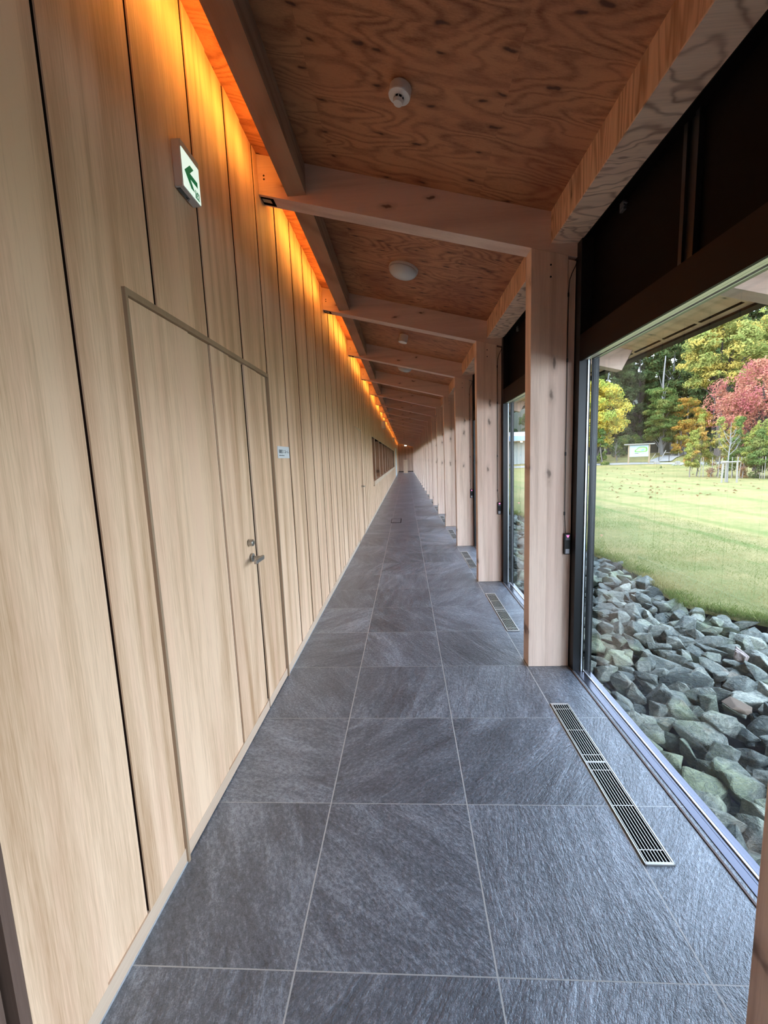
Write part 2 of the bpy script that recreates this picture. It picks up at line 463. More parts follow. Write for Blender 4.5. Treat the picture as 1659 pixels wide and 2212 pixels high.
for sx0, sw, sa in ((5.7, 0.10, 0.75), (6.75, 0.13, 0.6), (8.4, 0.16, 0.45), (10.6, 0.2, 0.4), (13.2, 0.25, 0.4), (4.9, 0.06, 0.35)):
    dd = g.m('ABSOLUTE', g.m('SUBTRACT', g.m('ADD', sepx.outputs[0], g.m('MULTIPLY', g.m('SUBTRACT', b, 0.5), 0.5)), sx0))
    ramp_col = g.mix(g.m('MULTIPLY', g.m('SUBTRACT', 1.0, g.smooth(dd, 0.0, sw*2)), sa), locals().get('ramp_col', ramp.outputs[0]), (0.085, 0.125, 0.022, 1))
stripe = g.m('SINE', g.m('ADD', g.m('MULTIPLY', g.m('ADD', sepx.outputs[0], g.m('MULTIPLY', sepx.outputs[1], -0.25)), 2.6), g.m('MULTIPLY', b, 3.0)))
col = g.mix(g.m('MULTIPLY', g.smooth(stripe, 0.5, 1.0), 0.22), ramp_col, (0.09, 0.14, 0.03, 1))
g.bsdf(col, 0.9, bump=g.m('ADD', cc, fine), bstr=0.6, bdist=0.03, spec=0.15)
M_LAWN = g.mat

g = N('broken_rock')
p = g.pos()
oi = g.n('ShaderNodeNewGeometry').outputs['Random Per Island']
a = g.noise(p, 7.0, 5.0, 0.65)
b = g.noise(p, 40.0, 4.0, 0.7)
cr = g.noise(g.scale(p, (1.0, 1.3, 3.5)), 11.0, 5.0, 0.7, 1.2)
obr = g.n('ShaderNodeObjectInfo').outputs['Random']
f = g.m('ADD', g.m('MULTIPLY', a, 0.7), g.m('MULTIPLY', g.m('SUBTRACT', b, 0.5), 0.7))
f = g.m('ADD', f, g.m('MULTIPLY', g.m('SUBTRACT', obr, 0.5), 0.35), clamp=True)
ramp = g.n('ShaderNodeValToRGB', {'Fac': f})
e = ramp.color_ramp.elements
e[0].position = 0.15; e[0].color = (0.095, 0.103, 0.088, 1)
e[1].position = 0.75; e[1].color = (0.52, 0.50, 0.40, 1)
m1 = e.new(0.42); m1.color = (0.225, 0.228, 0.182, 1)
moss = g.smooth(g.noise(p, 2.2, 3.0), 0.5, 0.68)
col = g.mix(g.m('MULTIPLY', moss, 0.55), ramp.outputs[0], (0.27, 0.30, 0.15, 1))
rust = g.smooth(g.noise(g.addv(p, (9, 3, 1)), 3.1, 3.0), 0.6, 0.72)
col = g.mix(g.m('MULTIPLY', rust, 0.45), col, (0.30, 0.20, 0.13, 1))
vein = g.m('SUBTRACT', 1.0, g.smooth(g.m('ABSOLUTE', g.m('SUBTRACT', cr, 0.5)), 0.0, 0.035))
col = g.mix(g.m('MULTIPLY', vein, 0.55), col, (0.07, 0.085, 0.09, 1))
g.bsdf(col, 0.85, bump=g.m('ADD', g.m('MULTIPLY', cr, 1.0), g.m('MULTIPLY', b, 0.5)), bstr=1.0, bdist=0.02, spec=0.2)
M_ROCK = g.mat

g = N('striped_brown_rock')
p = g.pos()
wv = g.n('ShaderNodeTexWave', {'Vector': p, 'Scale': 9.0, 'Distortion': 5.0, 'Detail': 3.0, 'Detail Scale': 1.5})
col = g.mix(wv.outputs['Fac'], (0.16, 0.115, 0.10, 1), (0.33, 0.265, 0.23, 1))
g.bsdf(col, 0.85, bump=wv.outputs['Fac'], bstr=0.8, bdist=0.01, spec=0.2)
M_ROCKS = g.mat
M_SOIL = plain('dark_soil', (0.035, 0.034, 0.032), 0.95, 0.0, 0.1)

def leafmat(name, c1, c2, c3=None, trans=0.35):
    LK = 0.74
    c1 = [v*LK for v in c1]; c2 = [v*LK for v in c2]
    if c3: c3 = [v*LK for v in c3]
    g = N(name)
    geo = g.n('ShaderNodeNewGeometry')
    r = geo.outputs['Random Per Island']
    big = g.noise(geo.outputs['Position'], 0.9, 2.0)
    col = g.mix(r, c4(c1), c4(c2))
    if c3: col = g.mix(g.smooth(big, 0.48, 0.62), col, c4(c3))
    di = g.n('ShaderNodeBsdfDiffuse', {'Color': col})
    tl = g.n('ShaderNodeBsdfTranslucent', {'Color': col})
    mx = g.n('ShaderNodeMixShader', {0: trans, 1: di.outputs[0], 2: tl.outputs[0]})
    g.t.links.new(mx.outputs[0], g.out.inputs['Surface'])
    return g.mat
L_YELLOW = leafmat('yellow_leaves', (0.78, 0.52, 0.07), (0.66, 0.60, 0.14), (0.42, 0.48, 0.10))
L_LIME = leafmat('lime_leaves', (0.25, 0.30, 0.08), (0.42, 0.40, 0.12), (0.58, 0.44, 0.11))
L_GREEN = leafmat('green_leaves', (0.11, 0.17, 0.045), (0.19, 0.26, 0.075), (0.27, 0.28, 0.08))
L_DEEP = leafmat('dark_needles', (0.050, 0.085, 0.032), (0.095, 0.135, 0.05), (0.12, 0.14, 0.045))
L_OLIVE = leafmat('olive_needles', (0.09, 0.125, 0.042), (0.15, 0.18, 0.065), (0.07, 0.105, 0.036))
L_ORANGE = leafmat('orange_leaves', (0.62, 0.28, 0.06), (0.50, 0.34, 0.07), (0.34, 0.32, 0.07))
L_RED = leafmat('red_leaves', (0.42, 0.13, 0.09), (0.70, 0.36, 0.22), (0.50, 0.15, 0.15))
L_MIX = leafmat('turning_leaves', (0.26, 0.32, 0.07), (0.48, 0.44, 0.11), (0.60, 0.34, 0.09))
L_DRY = leafmat('rusty_leaves', (0.40, 0.20, 0.10), (0.55, 0.36, 0.14), (0.30, 0.16, 0.12))
L_GRASS = leafmat('grass_blades', (0.15, 0.21, 0.05), (0.30, 0.31, 0.10), (0.42, 0.36, 0.15))
M_BARK = plain('grey_bark', (0.14, 0.115, 0.095), 0.9)
M_BARKL = plain('pale_bark', (0.18, 0.165, 0.15), 0.9)
M_BARKD = plain('dark_bark', (0.05, 0.038, 0.032), 0.9)
M_TIMBER = plain('weathered_timber', (0.24, 0.17, 0.10), 0.8)
M_TIMBERW = plain('bleached_timber', (0.23, 0.205, 0.17), 0.8)
M_PATH = plain('pale_gravel', (0.22, 0.20, 0.17), 0.95)
M_BOARD = plain('sign_board_white', (0.30, 0.36, 0.38), 0.5)
M_MAPG = plain('map_green', (0.11, 0.27, 0.04), 0.6)
M_MAPB = plain('map_blue', (0.10, 0.26, 0.40), 0.6)
M_ROOFB = plain('blue_grey_roof', (0.26, 0.33, 0.55), 0.4)
M_CLAD = plain('pale_cladding', (0.34, 0.34, 0.30), 0.8)
M_FASCIA = plain('dark_bronze_fascia', (0.016, 0.011, 0.009), 0.6, 0.0, 0.15)
M_FOREST = plain('forest_floor', (0.035, 0.035, 0.02), 0.95, 0, 0.1)

# ================================================================== SETTING
# floor
m = MB(); m.box(-1.6, 1.135, YB, YE, -0.2, 0.0)
struct(m.build('floor', M_SLATE))

# ceiling (sloping plywood)
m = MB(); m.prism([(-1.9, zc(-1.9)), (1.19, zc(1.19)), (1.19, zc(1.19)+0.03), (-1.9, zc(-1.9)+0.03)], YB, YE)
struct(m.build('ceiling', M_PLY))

# left wall: boards, each half of a board set back a little
D_Y0, D_Y1, D_Z = 1.338, 2.713, 2.090
N_Y0, N_Y1, N_Z0, N_Z1 = 11.0, 31.4, 0.855, 2.13
D2_Y0, D2_Y1, D2_Z = 7.30, 8.22, 2.115
D3_Y0, D3_Y1, D3_Z = 35.0, 38.5, 2.44
ZT = 3.56
BB = 0.062
holes = [(D_Y0, D_Y1, 0.0, D_Z), (N_Y0, N_Y1, N_Z0, N_Z1), (D2_Y0, D2_Y1, 0, D2_Z), (D3_Y0, D3_Y1, 0, D3_Z)]
m = MB()
def wall_piece(mm, x0, x1, y0, y1, z0, z1, mi):
    """a board strip with the openings cut out"""
    segs = [(y0, y1, z0, z1)]
    for hy0, hy1, hz0, hz1 in holes:
        out = []
        for a0, a1, b0, b1 in segs:
            if a1 <= hy0 or a0 >= hy1 or b1 <= hz0 or b0 >= hz1:
                out.append((a0, a1, b0, b1)); continue
            if a0 < hy0: out.append((a0, hy0, b0, b1))
            if a1 > hy1: out.append((hy1, a1, b0, b1))
            c0, c1 = max(a0, hy0), min(a1, hy1)
            if hz0 > b0: out.append((c0, c1, b0, hz0))
            if hz1 < b1: out.append((c0, c1, hz1, b1))
        segs = out
    for a0, a1, b0, b1 in segs:
        if a1 - a0 > 1e-4 and b1 - b0 > 1e-4:
            mm.box(x0, x1, a0, a1, b0, b1, mi)
BW = 0.403
k0 = -1
for k in range(k0, 117):
    ya = 1.120 + BW*k; yb = ya + BW
    ya_c = max(ya, 0.724)
    yb_c = min(yb, YE)
    if yb_c <= ya_c: continue
    mid = ya + BW*0.52
    far = k > 60
    gap = 0.009 if k < 2 else (0.012 if not far else 0.015)
    wall_piece(m, -0.8915, -0.886, ya_c, min(mid, yb_c), BB, ZT, 0)
    wall_piece(m, -0.93, -0.8915, ya_c, min(mid, yb_c), BB, ZT, 1)
    if mid < yb_c:
        wall_piece(m, -0.8955, -0.892, mid, yb_c - gap, BB, ZT, 0)
        wall_piece(m, -0.93, -0.8955, mid, yb_c - gap, BB, ZT, 1)
wall_piece(m, -1.00, -0.912, 0.735, YE, 0.0, ZT, 1)
struct(m.build('wall_left', [M_OAK, M_GROOVE]))

m = MB()
def bb_piece(y0, y1): m.box(-0.93, -0.8865, y0, y1, 0.0, BB)
bb_piece(0.724, D_Y0 - 0.001); bb_piece(D_Y1 + 0.001, D2_Y0); bb_piece(D2_Y1, D3_Y0); bb_piece(D3_Y1, YE)
struct(m.build('baseboard_left', M_OAKB))
m = MB(); m.box(-0.8865, -0.884, 0.724, D_Y0, 0.0, 0.006); m.box(-0.8865, -0.884, D_Y1, YE, 0.0, 0.006)
struct(m.build('trim_1', M_SILLW))

# wall return beyond the boards' near end
m = MB(); m.box(-1.6, -0.93, 0.70, 0.735, 0, 3.85)
m.box(-0.955, -0.8862, 0.700, 0.7235, 0, 3.56)
m.box(-1.60, -0.899, YB, 0.685, 0, 3.85)
struct(m.build('wall_entry', M_DARKWOOD))
m = MB(); m.box(-1.6, 1.4, YB-0.1, YB, 0, 3.85)
struct(m.build('wall_back', M_OAK))

# end wall with vertical boards
m = MB()
for i in range(8):
    x0 = -1.45 + i*0.36
    m.box(x0, x0+0.345, YE-0.04, YE, 0.08, 3.7, 0)
m.box(-1.6, 1.4, YE-0.005, YE+0.1, 0.0, 3.85, 1)
struct(m.build('wall_end', [M_CEDAR, M_GROOVE]))

# ---------------- door_1 : concealed pair of leaves in the panelled wall
d1 = struct(empty('door_1', (XW, D_Y0, 0)))
m = MB()
X0, X1 = -0.93, -0.879
m.box(X0, X1, D_Y0, D_Y0+0.012, 0, D_Z-0.022)
m.box(X0, X1, D_Y1-0.014, D_Y1, 0, D_Z-0.022)
m.box(X0, X1, D_Y0, D_Y1, D_Z-0.022, D_Z)
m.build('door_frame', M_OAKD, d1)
def leaf(name, y0, y1, cuts):
    mm = MB()
    for a, b in cuts:
        mid = a + (b-a)*0.52 if b-a > 0.3 else b
        mm.box(-0.8990, -0.890, a, mid, BB, D_Z-0.024, 0)
        mm.box(-0.93, -0.8990, a, b-0.010, BB, D_Z-0.024, 2)
        if mid < b: mm.box(-0.8990, -0.8955, mid, b-0.010, BB, D_Z-0.024, 0)
    mm.box(-0.93, -0.889, y0, y1-0.006, 0.006, BB, 1)
    mm.box(-0.96, -0.915, y0, y1, 0.0, D_Z-0.02, 2)
    return mm.build(name, [M_OAK, M_OAKB, M_GROOVE], d1)
lf = leaf('door_leaf', D_Y0+0.013, 2.312, [(D_Y0+0.013, 1.523), (1.523, 1.926), (1.926, 2.308)])
leaf('fixed_leaf', 2.322, D_Y1-0.015, [(2.322, D_Y1-0.015)])
m = MB()
m.cyl((-0.891, 2.222, 0.985), (1, 0, 0), 0.025, 0.024, 0.010, 28)
m.tube([(-0.885, 2.222, 0.985), (-0.832, 2.222, 0.985)], 0.0095, 12)
m.box(-0.838, -0.822, 2.112, 2.234, 0.973, 0.996)
h = m.build('door_handle', M_STEEL, lf, bevel=0.004)
h.location = (0, 0, 0)
m = MB(); m.lathe((-0.891, 2.200, 1.075), (1, 0, 0), [(0.019, 0), (0.019, 0.022), (0.016, 0.026), (0.009, 0.027), (0.009, 0.024)], 28)
h = m.build('lock_cylinder', M_STEEL, lf); h.location = (0, 0, 0)

# door_2 : farther flush door
d2 = struct(empty('door_2', (XW, D2_Y0, 0)))
m = MB()
m.box(-0.93, -0.876, D2_Y0, D2_Y0+0.02, 0, D2_Z-0.03); m.box(-0.93, -0.876, D2_Y1-0.02, D2_Y1, 0, D2_Z-0.03)
m.box(-0.93, -0.872, D2_Y0, D2_Y1, D2_Z-0.03, D2_Z)
m.build('door_frame', M_OAKB, d2)
m = MB()
a = D2_Y0+0.02
while a < D2_Y1-0.03:
    b = min(a+BW, D2_Y1-0.02)
    m.box(-0.93, -0.89, a, b-0.008, 0.01, D2_Z-0.03, 0); a = b
m.box(-0.95, -0.915, D2_Y0, D2_Y1, 0.0, D2_Z-0.02, 1)
lf2 = m.build('door_leaf', [M_OAK, M_GROOVE], d2)
m = MB(); m.cyl((-0.891, 8.08, 1.0), (1, 0, 0), 0.025, 0.025, 0.01, 20)
m.tube([(-0.885, 8.08, 1.0), (-0.83, 8.08, 1.0)], 0.0095, 10); m.box(-0.84, -0.824, 7.96, 8.09, 0.99, 1.01)
h = m.build('door_handle', M_STEEL, lf2); h.location = (0, 0, 0)

# door_3 : lit doorway near the end, its brightness painted as white leaves
d3 = struct(empty('door_3', (XW, D3_Y0, 0)))
m = MB(); m.box(-0.93, -0.85, D3_Y0, D3_Y0+0.05, 0, D3_Z); m.box(-0.93, -0.85, D3_Y1-0.05, D3_Y1, 0, D3_Z); m.box(-0.93, -0.85, D3_Y0, D3_Y1, D3_Z-0.05, D3_Z)
m.build('door_frame', M_PAPER, d3)
m = MB(); m.box(-0.93, -0.88, D3_Y0+0.05, (D3_Y0+D3_Y1)/2-0.01, 0.01, D3_Z-0.05); m.build('door_leaf', M_PAPER, d3)
m = MB(); m.box(-0.93, -0.88, (D3_Y0+D3_Y1)/2+0.01, D3_Y1-0.05, 0.01, D3_Z-0.05); m.build('door_leaf', M_PAPER, d3)

# long recessed internal window with mullions
w0 = struct(empty('window_internal', (XW, N_Y0, N_Z0)))
m = MB()
m.box(-1.30, -1.28, N_Y0-0.1, N_Y1+0.1, N_Z0-0.1, N_Z1+0.1)
m.build('back_panel', M_BACKPLY, w0)
m = MB()
m.box(-1.28, -0.885, N_Y0-0.02, N_Y0, N_Z0, N_Z1); m.box(-1.28, -0.885, N_Y1, N_Y1+0.02, N_Z0, N_Z1)
m.box(-1.28, -0.885, N_Y0, N_Y1, N_Z1, N_Z1+0.03)
m.build('frame', M_OAKB, w0)
m = MB(); m.box(-1.28, -0.85, N_Y0, N_Y1, N_Z0-0.03, N_Z0+0.09); m.build('sill', M_OAKB, w0)
m = MB(); m.box(-0.89, -0.875, N_Y0, N_Y1, N_Z0-0.05, N_Z0-0.03); m.build('shadow_strip', M_GROOVE, w0)
for y in (12.0, 13.95, 15.9, 17.9, 20.0, 21.95, 23.9, 25.8, 27.6, 29.6):
    m = MB(); m.box(-1.28, -0.90, y-0.03, y+0.03, N_Z0+0.09, N_Z1); mu = m.build('mullion', M_BACKPLY, w0)
    m = MB(); m.box(-0.90, -0.884, y-0.045, y+0.045, N_Z0+0.09, N_Z1); m.build('mullion_edge', M_OAKB, mu)

# ================================================================== STRUCTURAL TIMBER
CX0, CX1, CX2 = 0.830, 1.060, 1.110
def make_column():
    e = empty('timber_column', (0.97, Y0+0.06, 0))
    m = MB(); m.prism([(CX0, 0), (CX1, 0), (CX1, zr(CX1)), (CX0, zr(CX0))], Y0, Y0+0.12)
    m.build('post', M_LARCH, e, bevel=0.003)
    m = MB(); m.prism([(CX1, 0), (CX2, 0), (CX2, zr(CX2)-0.02), (CX1, zr(CX1)-0.02)], Y0+0.006, Y0+0.114)
    m.build('edge_strip', M_LARCH, e, bevel=0.002)
    for z in (2.686, 2.615):
        m = MB(); m.cyl((0.952, Y0+0.001, z), (0, -1, 0), 0.006, 0.006, 0.002, 14)
        m.build('dowel', M_INK, e)
    return e
def make_rafter():
    e = empty('timber_rafter', (0.0, Y0+0.06, zr(0)))
    m = MB()
    pts = [(-0.885, zr(-0.885)), (2.43, zr(2.43)), (2.54, zr(2.43)+0.215), (2.54, zc(2.54)), (-0.885, zc(-0.885))]
    m.prism(pts, Y0, Y0+0.12)
    m.build('rafter_beam', M_LARCHR, e, bevel=0.002)
    m = MB()
    m.prism([(-0.883, zr(-0.883)-0.002), (-0.800, zr(-0.80)-0.002), (-0.800, zr(-0.80)+0.01), (-0.883, zr(-0.883)+0.01)], Y0+0.022, Y0+0.102)
    nt = m.build('painted_hole_dark', M_VOID, e)  # black box paints the dark of a hole, the rafter is uncut
    m = MB()
    m.prism([(-0.876, zr(-0.876)-0.004), (-0.820, zr(-0.82)-0.004), (-0.820, zr(-0.82)+0.01), (-0.876, zr(-0.876)+0.01)], Y0+0.035, Y0+0.070)
    m.build('cable_box', M_CREAMBOX, nt)
    for dz in (0.327, 0.306):
        m = MB(); m.cyl((-0.845, Y0+0.001, 3.0+dz), (0, -1, 0), 0.006, 0.006, 0.002, 12)
        m.build('dowel', M_INK, e)
    return e
def make_cove_beam():
    e = empty('cove_beam', (-0.64, Y0+0.12, 3.195))
    m = MB()
    x0, x1, ya, yb = -0.700, -0.580, Y0+0.12, Y0+PITCH
    zb = 3.195
    vs = [(x0,ya,zb),(x1,ya,zb),(x1,yb,zb),(x0,yb,zb),(x0,ya,zc(x0)),(x1,ya,zc(x1)),(x1,yb,zc(x1)),(x0,yb,zc(x0))]
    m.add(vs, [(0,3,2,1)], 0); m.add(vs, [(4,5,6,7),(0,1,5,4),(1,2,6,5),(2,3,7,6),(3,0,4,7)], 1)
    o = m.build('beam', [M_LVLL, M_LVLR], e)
    return e
def make_led():
    e = empty('led_strip', (-0.71, Y0+1.1, 3.30))
    m = MB(); m.box(-0.722, -0.700, Y0+0.27, Y0+PITCH-0.15, 3.275, 3.325)
    m.build('profile', M_WHITE, e)
    m = MB(); m.box(-0.7235, -0.7222, Y0+0.29, Y0+PITCH-0.17, 3.282, 3.318)
    m.build('diffuser', M_LED, e)
    return e
def make_head_beam():
    e = empty('boxed_beam', (1.04, Y0+0.12, 2.815))
    x0, x1, ya, yb = 0.950, 1.128, Y0+0.12, Y0+PITCH
    zb = 2.815
    m = MB()
    vs = [(x0,ya,zb),(x1,ya,zb),(x1,yb,zb),(x0,yb,zb),(x0,ya,zc(x0)),(x1,ya,zc(x1)),(x1,yb,zc(x1)),(x0,yb,zc(x0))]
    m.add(vs, [(3,0,4,7),(0,1,5,4),(2,3,7,6),(1,2,6,5),(4,5,6,7)], 0)
    m.build('side_board', [M_LVLV], e)
    m = MB()
    m.box(x0-0.001, x1, ya, yb, zb-0.008, zb)
    m.build('under_board', [M_LVLB], e)
    return e

col0 = make_column(); raf0 = make_rafter(); cov0 = make_cove_beam(); led0 = make_led(); hb0 = make_head_beam()
def place(src, k, kid, first=[None]):
    o = src if k == 0 else copy_tree(src)
    o.location.y = src_y[src.name] + PITCH*k
    return o
src_y = {o.name: o.location.y for o in (col0, raf0, cov0, led0, hb0)}
for k in range(0, NB):
    c = place(col0, k, 0)
    if k == 0: c.location.y += 0.03
    if k == 0: tag(c, 'dark side of the nearest timber column, cut by the picture edge beside the floor', 'column')
    elif k == 1: tag(c, 'pale knotty timber column, widest and nearest one showing its full height, beside the large window', 'column')
    else: tag(c, 'pale timber column, %s full one of the row counting from the camera' % ORD[k-1], 'column')
    c['group'] = 'timber columns along the window side'
    r = place(raf0, k, 0)
    if k == 0: r.location.y += 0.03
    if k == 0: tag(r, 'nearest timber rafter, its outer end hanging under the eaves beyond the window top', 'rafter')
    elif k == 1: tag(r, 'sloping timber rafter just behind the nearest smoke detector', 'rafter')
    else: tag(r, 'sloping timber rafter, the one on the %s full column from the camera' % ORD[k-1], 'rafter')
    r['group'] = 'rafters across the ceiling'
    for src, nm, cat, grp in ((cov0, 'blotchy plywood beam beside the amber cove light', 'beam', 'cove beams'),
                              (led0, 'amber light strip hidden behind the cove beam', 'light strip', 'amber cove lights'),
                              (hb0, 'boxed plywood beam above the dark window panel', 'beam', 'boxed beams over the windows')):
        o = place(src, k, 0)
        where = 'in the nearest bay' if k == 0 else ('in the %s bay from the camera' % ORD[k])
        tag(o, nm + ', ' + where, cat, grp)
for k in (-1, -2):
    for src in (raf0, col0, cov0, hb0):
        o = copy_tree(src); o.location.y = src_y[src.name] + PITCH*k
        o['label'] = {'timber_rafter': 'timber rafter behind the camera', 'timber_column': 'timber column behind the camera',
                      'cove_beam': 'plywood cove beam behind the camera', 'boxed_beam': 'boxed plywood beam behind the camera'}[src.name] + (', nearer' if k == -1 else ', farther')

# amber strip along the end wall top
e = empty('led_strip', (0.0, YE-0.15, 3.1))
m = MB(); m.prism([(-0.80, zc(-0.80)-0.07), (0.92, zc(0.92)-0.07), (0.92, zc(0.92)-0.03), (-0.80, zc(-0.80)-0.03)], YE-0.13, YE-0.10)
m.build('profile', M_WHITE, e)
m = MB(); m.prism([(-0.78, zc(-0.78)-0.065), (0.90, zc(0.90)-0.065), (0.90, zc(0.90)-0.035), (-0.78, zc(-0.78)-0.035)], YE-0.099, YE-0.097)
m.build('diffuser', M_LED, e)
tag(e, 'amber light strip along the top of the end wall', 'light strip')

# ================================================================== WINDOWS
def make_window(idx):
    e = empty('window_%d' % idx, (1.19, Y0+0.06, 0)); struct(e)
    ya, yb = Y0-0.07+0.0, Y0+PITCH-0.07      # from one jamb to the next
    gy0, gy1 = Y0+0.20, Y0+PITCH-0.07        # clear glass width
    m = MB(); m.box(1.106, 1.114, ya+0.19, yb+0.07, -0.05, 0.004); m.build('edge_strip', M_BROWNEDGE, e)
    m = MB(); m.box(1.114, 1.134, ya, yb+0.07, -0.06, -0.02); m.build('drain_gap', M_VOID, e)
    m = MB(); m.box(1.134, 1.166, gy0-0.02, gy1+0.02, -0.03, 0.003); m.box(1.168, 1.180, gy0-0.02, gy1+0.02, -0.03, 0.003)
    m.box(1.134, 1.232, gy0-0.02, gy1+0.02, -0.06, -0.008); m.box(1.196, 1.212, gy0, gy1, -0.03, 0.004); m.box(1.216, 1.232, gy0, gy1, -0.06, -0.002)
    m.build('sill', M_SILL, e)
    m = MB(); m.box(1.182, 1.190, gy0, gy1, -0.03, 0.009); m.build('gasket_highlight', M_SILLW, e)  # pale strip puts the highlight on the glass-edge gasket into colour
    for y0, y1, s in ((gy1, gy1+0.135, 0), (gy0-0.135, gy0, 1)):
        m = MB(); m.box(1.114, 1.184, y0+0.002, y1-0.002, -0.02, 2.80)
        m.build('jamb', M_JAMB, e)
        m = MB()
        yy = gy1-0.010 if s == 0 else gy0
        m.box(1.196, 1.230, yy-0.002, yy+0.012, -0.02, 2.10)
        m.box(1.188, 1.194, yy, yy+0.010, -0.02, 2.10)
        m.build('jamb_channel', M_STEEL if False else M_JAMB, e)
        m = MB(); yl = gy1-0.004 if s == 0 else gy0
        m.box(1.164, 1.172, yl-0.003, yl+0.004, 0.0, 2.09); m.build('bright_bead', M_SILLW, e)
    m = MB(); m.box(1.113, 1.128, gy0-0.001, gy1+0.001, 2.078, 2.235); m.build('head_panel', M_BAND, e)
    m = MB(); m.box(1.128, 1.160, gy0, gy1, 2.084, 2.12); m.box(1.162, 1.178, gy0, gy1, 2.084, 2.12); m.build('head_track', M_HEADU, e)
    m = MB(); m.box(1.178, 1.190, gy0, gy1, 2.088, 2.13); m.box(1.200, 1.232, gy0, gy1, 2.090, 2.80); m.build('head_frame', M_BLACK, e)
    m = MB(); m.box(1.190, 1.196, gy0, gy1, 2.082, 2.10); m.build('head_bead', M_SILLW, e)
    m = MB(); m.box(1.188, 1.200, gy0-0.02, gy1+0.02, 2.12, 3.0); m.box(1.128, 1.20, gy0-0.02, gy1+0.02, 2.80, 3.0)
    m.build('dark_transom_panel', M_TRANS, e)
    yc = 0.5*(gy0+gy1)
    m = MB(); m.box(1.165, 1.188, yc-0.045, yc-0.022, 2.235, 2.80); m.box(1.165, 1.188, yc+0.022, yc+0.045, 2.235, 2.80); m.box(1.178, 1.188, yc-0.022, yc+0.022, 2.235, 2.80)
    m.build('transom_mullion', M_BLACK, e)
    m = MB(); m.box(1.192, 1.195, gy0-0.01, gy1+0.01, 0.0, 2.11); m.build('glass_pane', M_GLASS, e)
    yk = Y0 + 1.62
    m = MB(); m.box(1.172, 1.188, yk-0.02, yk+0.02, 2.755, 2.80); m.box(1.165, 1.172, yk-0.035, yk+0.005, 2.765, 2.775)
    m.tube([(1.175, yk-0.02, 2.79), (1.155, yk-0.05, 2.775), (1.165, yk-0.07, 2.755)], 0.004, 6)
    m.build('latch', M_SWGREY, e)
    return e
win = make_window(1)
wy = win.location.y
for k in list(range(1, NB)) + [-1, -2, -3]:
    o = copy_tree(win); o.location.y = wy + PITCH*k
    o.name = 'window_%d' % (k+1 if k > 0 else NB - k)
# ceiling-to-window closing strip over rafters level
m = MB(); m.prism([(1.13, 3.0), (1.22, 3.0), (1.22, zc(1.22)+0.03), (1.13, zc(1.13)+0.02)], YB, YE)
struct(m.build('trim_2', M_TRANS))
m = MB(); m.box(1.0, 1.4, YB, Y0-3*PITCH+0.2, 0, 3.3)
struct(m.build('wall_right', M_OAK))

# ================================================================== EAVES
XE = 2.69
m = MB(); m.prism([(1.20, zc(1.20)), (XE, zc(XE)), (XE, zc(XE)+0.02), (1.20, zc(1.20)+0.02)], YB, YE)
ev = struct(m.build('eaves', M_PLYE))
m = MB(); m.prism([(XE-0.035, zc(XE)-0.012), (XE+0.02, zc(XE)-0.030), (XE+0.02, zc(XE)+0.10), (XE-0.035, zc(XE)+0.02)], YB, YE)
m.build('fascia', M_FASCIA, ev)
m = MB()
y = YB+0.3
while y < 20:
    m.prism([(2.575, zc(2.575)-0.003), (2.600, zc(2.60)-0.003), (2.60, zc(2.60)+0.004), (2.575, zc(2.575)+0.004)], y, y+0.46)
    y += 0.5075
m.build('vent_slots', M_VOID, ev)
m = MB(); m.prism([(-1.9, zc(-1.9)+0.04), (XE, zc(XE)+0.04), (XE+0.02, zc(XE)+0.12), (-1.9, zc(-1.9)+0.12)], YB-0.2, YE+0.2)
struct(m.build('roof_1', M_FASCIA))

# ================================================================== FITTINGS
nrm = Vector((0.25, 0, 1)).normalized()
def on_ceiling(x): return zc(x)
# smoke detector
def smoke(name, x, y, body_h, r, label):
    c = Vector((x, y, zc(x)))
    e = empty(name, c)
    ax = -nrm
    m = MB(); m.lathe(c, ax, [(r*0.93, 0), (r, 0.006), (r, body_h), (r*0.97, body_h+0.004), (r*0.5, body_h+0.008)], 40)
    m.build('housing', M_WHITE, e, smooth=False)
    if name == 'smoke_detector':
        c2 = c + ax*(body_h+0.007)
        m = MB(); m.lathe(c2, ax, [(r*0.44, 0), (r*0.44, 0.014)], 28); m.build('vent_ring', M_VOID, e)
        m = MB(); m.lathe(c2 + ax*0.012, ax, [(r*0.47, 0), (r*0.47, 0.004), (r*0.40, 0.014), (r*0.2, 0.016)], 32)
        t = ax.orthogonal().normalized(); b = ax.cross(t)
        for i in range(8):
            w = math.pi/4*i
            q = c2 + t*(r*0.45*math.cos(w)) + b*(r*0.45*math.sin(w))
            m.cyl(q - ax*0.002, ax, 0.0028, 0.0028, 0.016, 6)
        m.build('sensor_cap', M_WHITE, e)
        m = MB(); m.cyl(c2 + Vector((0, r*0.66, 0)) - ax*0.004, ax, 0.0022, 0.0022, 0.004, 8); m.build('indicator', M_INK, e)
    tag(e, label, 'smoke detector' if name == 'smoke_detector' else 'ceiling speaker')
smoke('smoke_detector', 0.032, 2.14, 0.038, 0.052, 'white round smoke detector on the nearest bay of plywood ceiling')
smoke('ceiling_speaker', 0.032, 5.98, 0.10, 0.062, 'small white cylinder fixed to the ceiling two bays beyond the domed light')
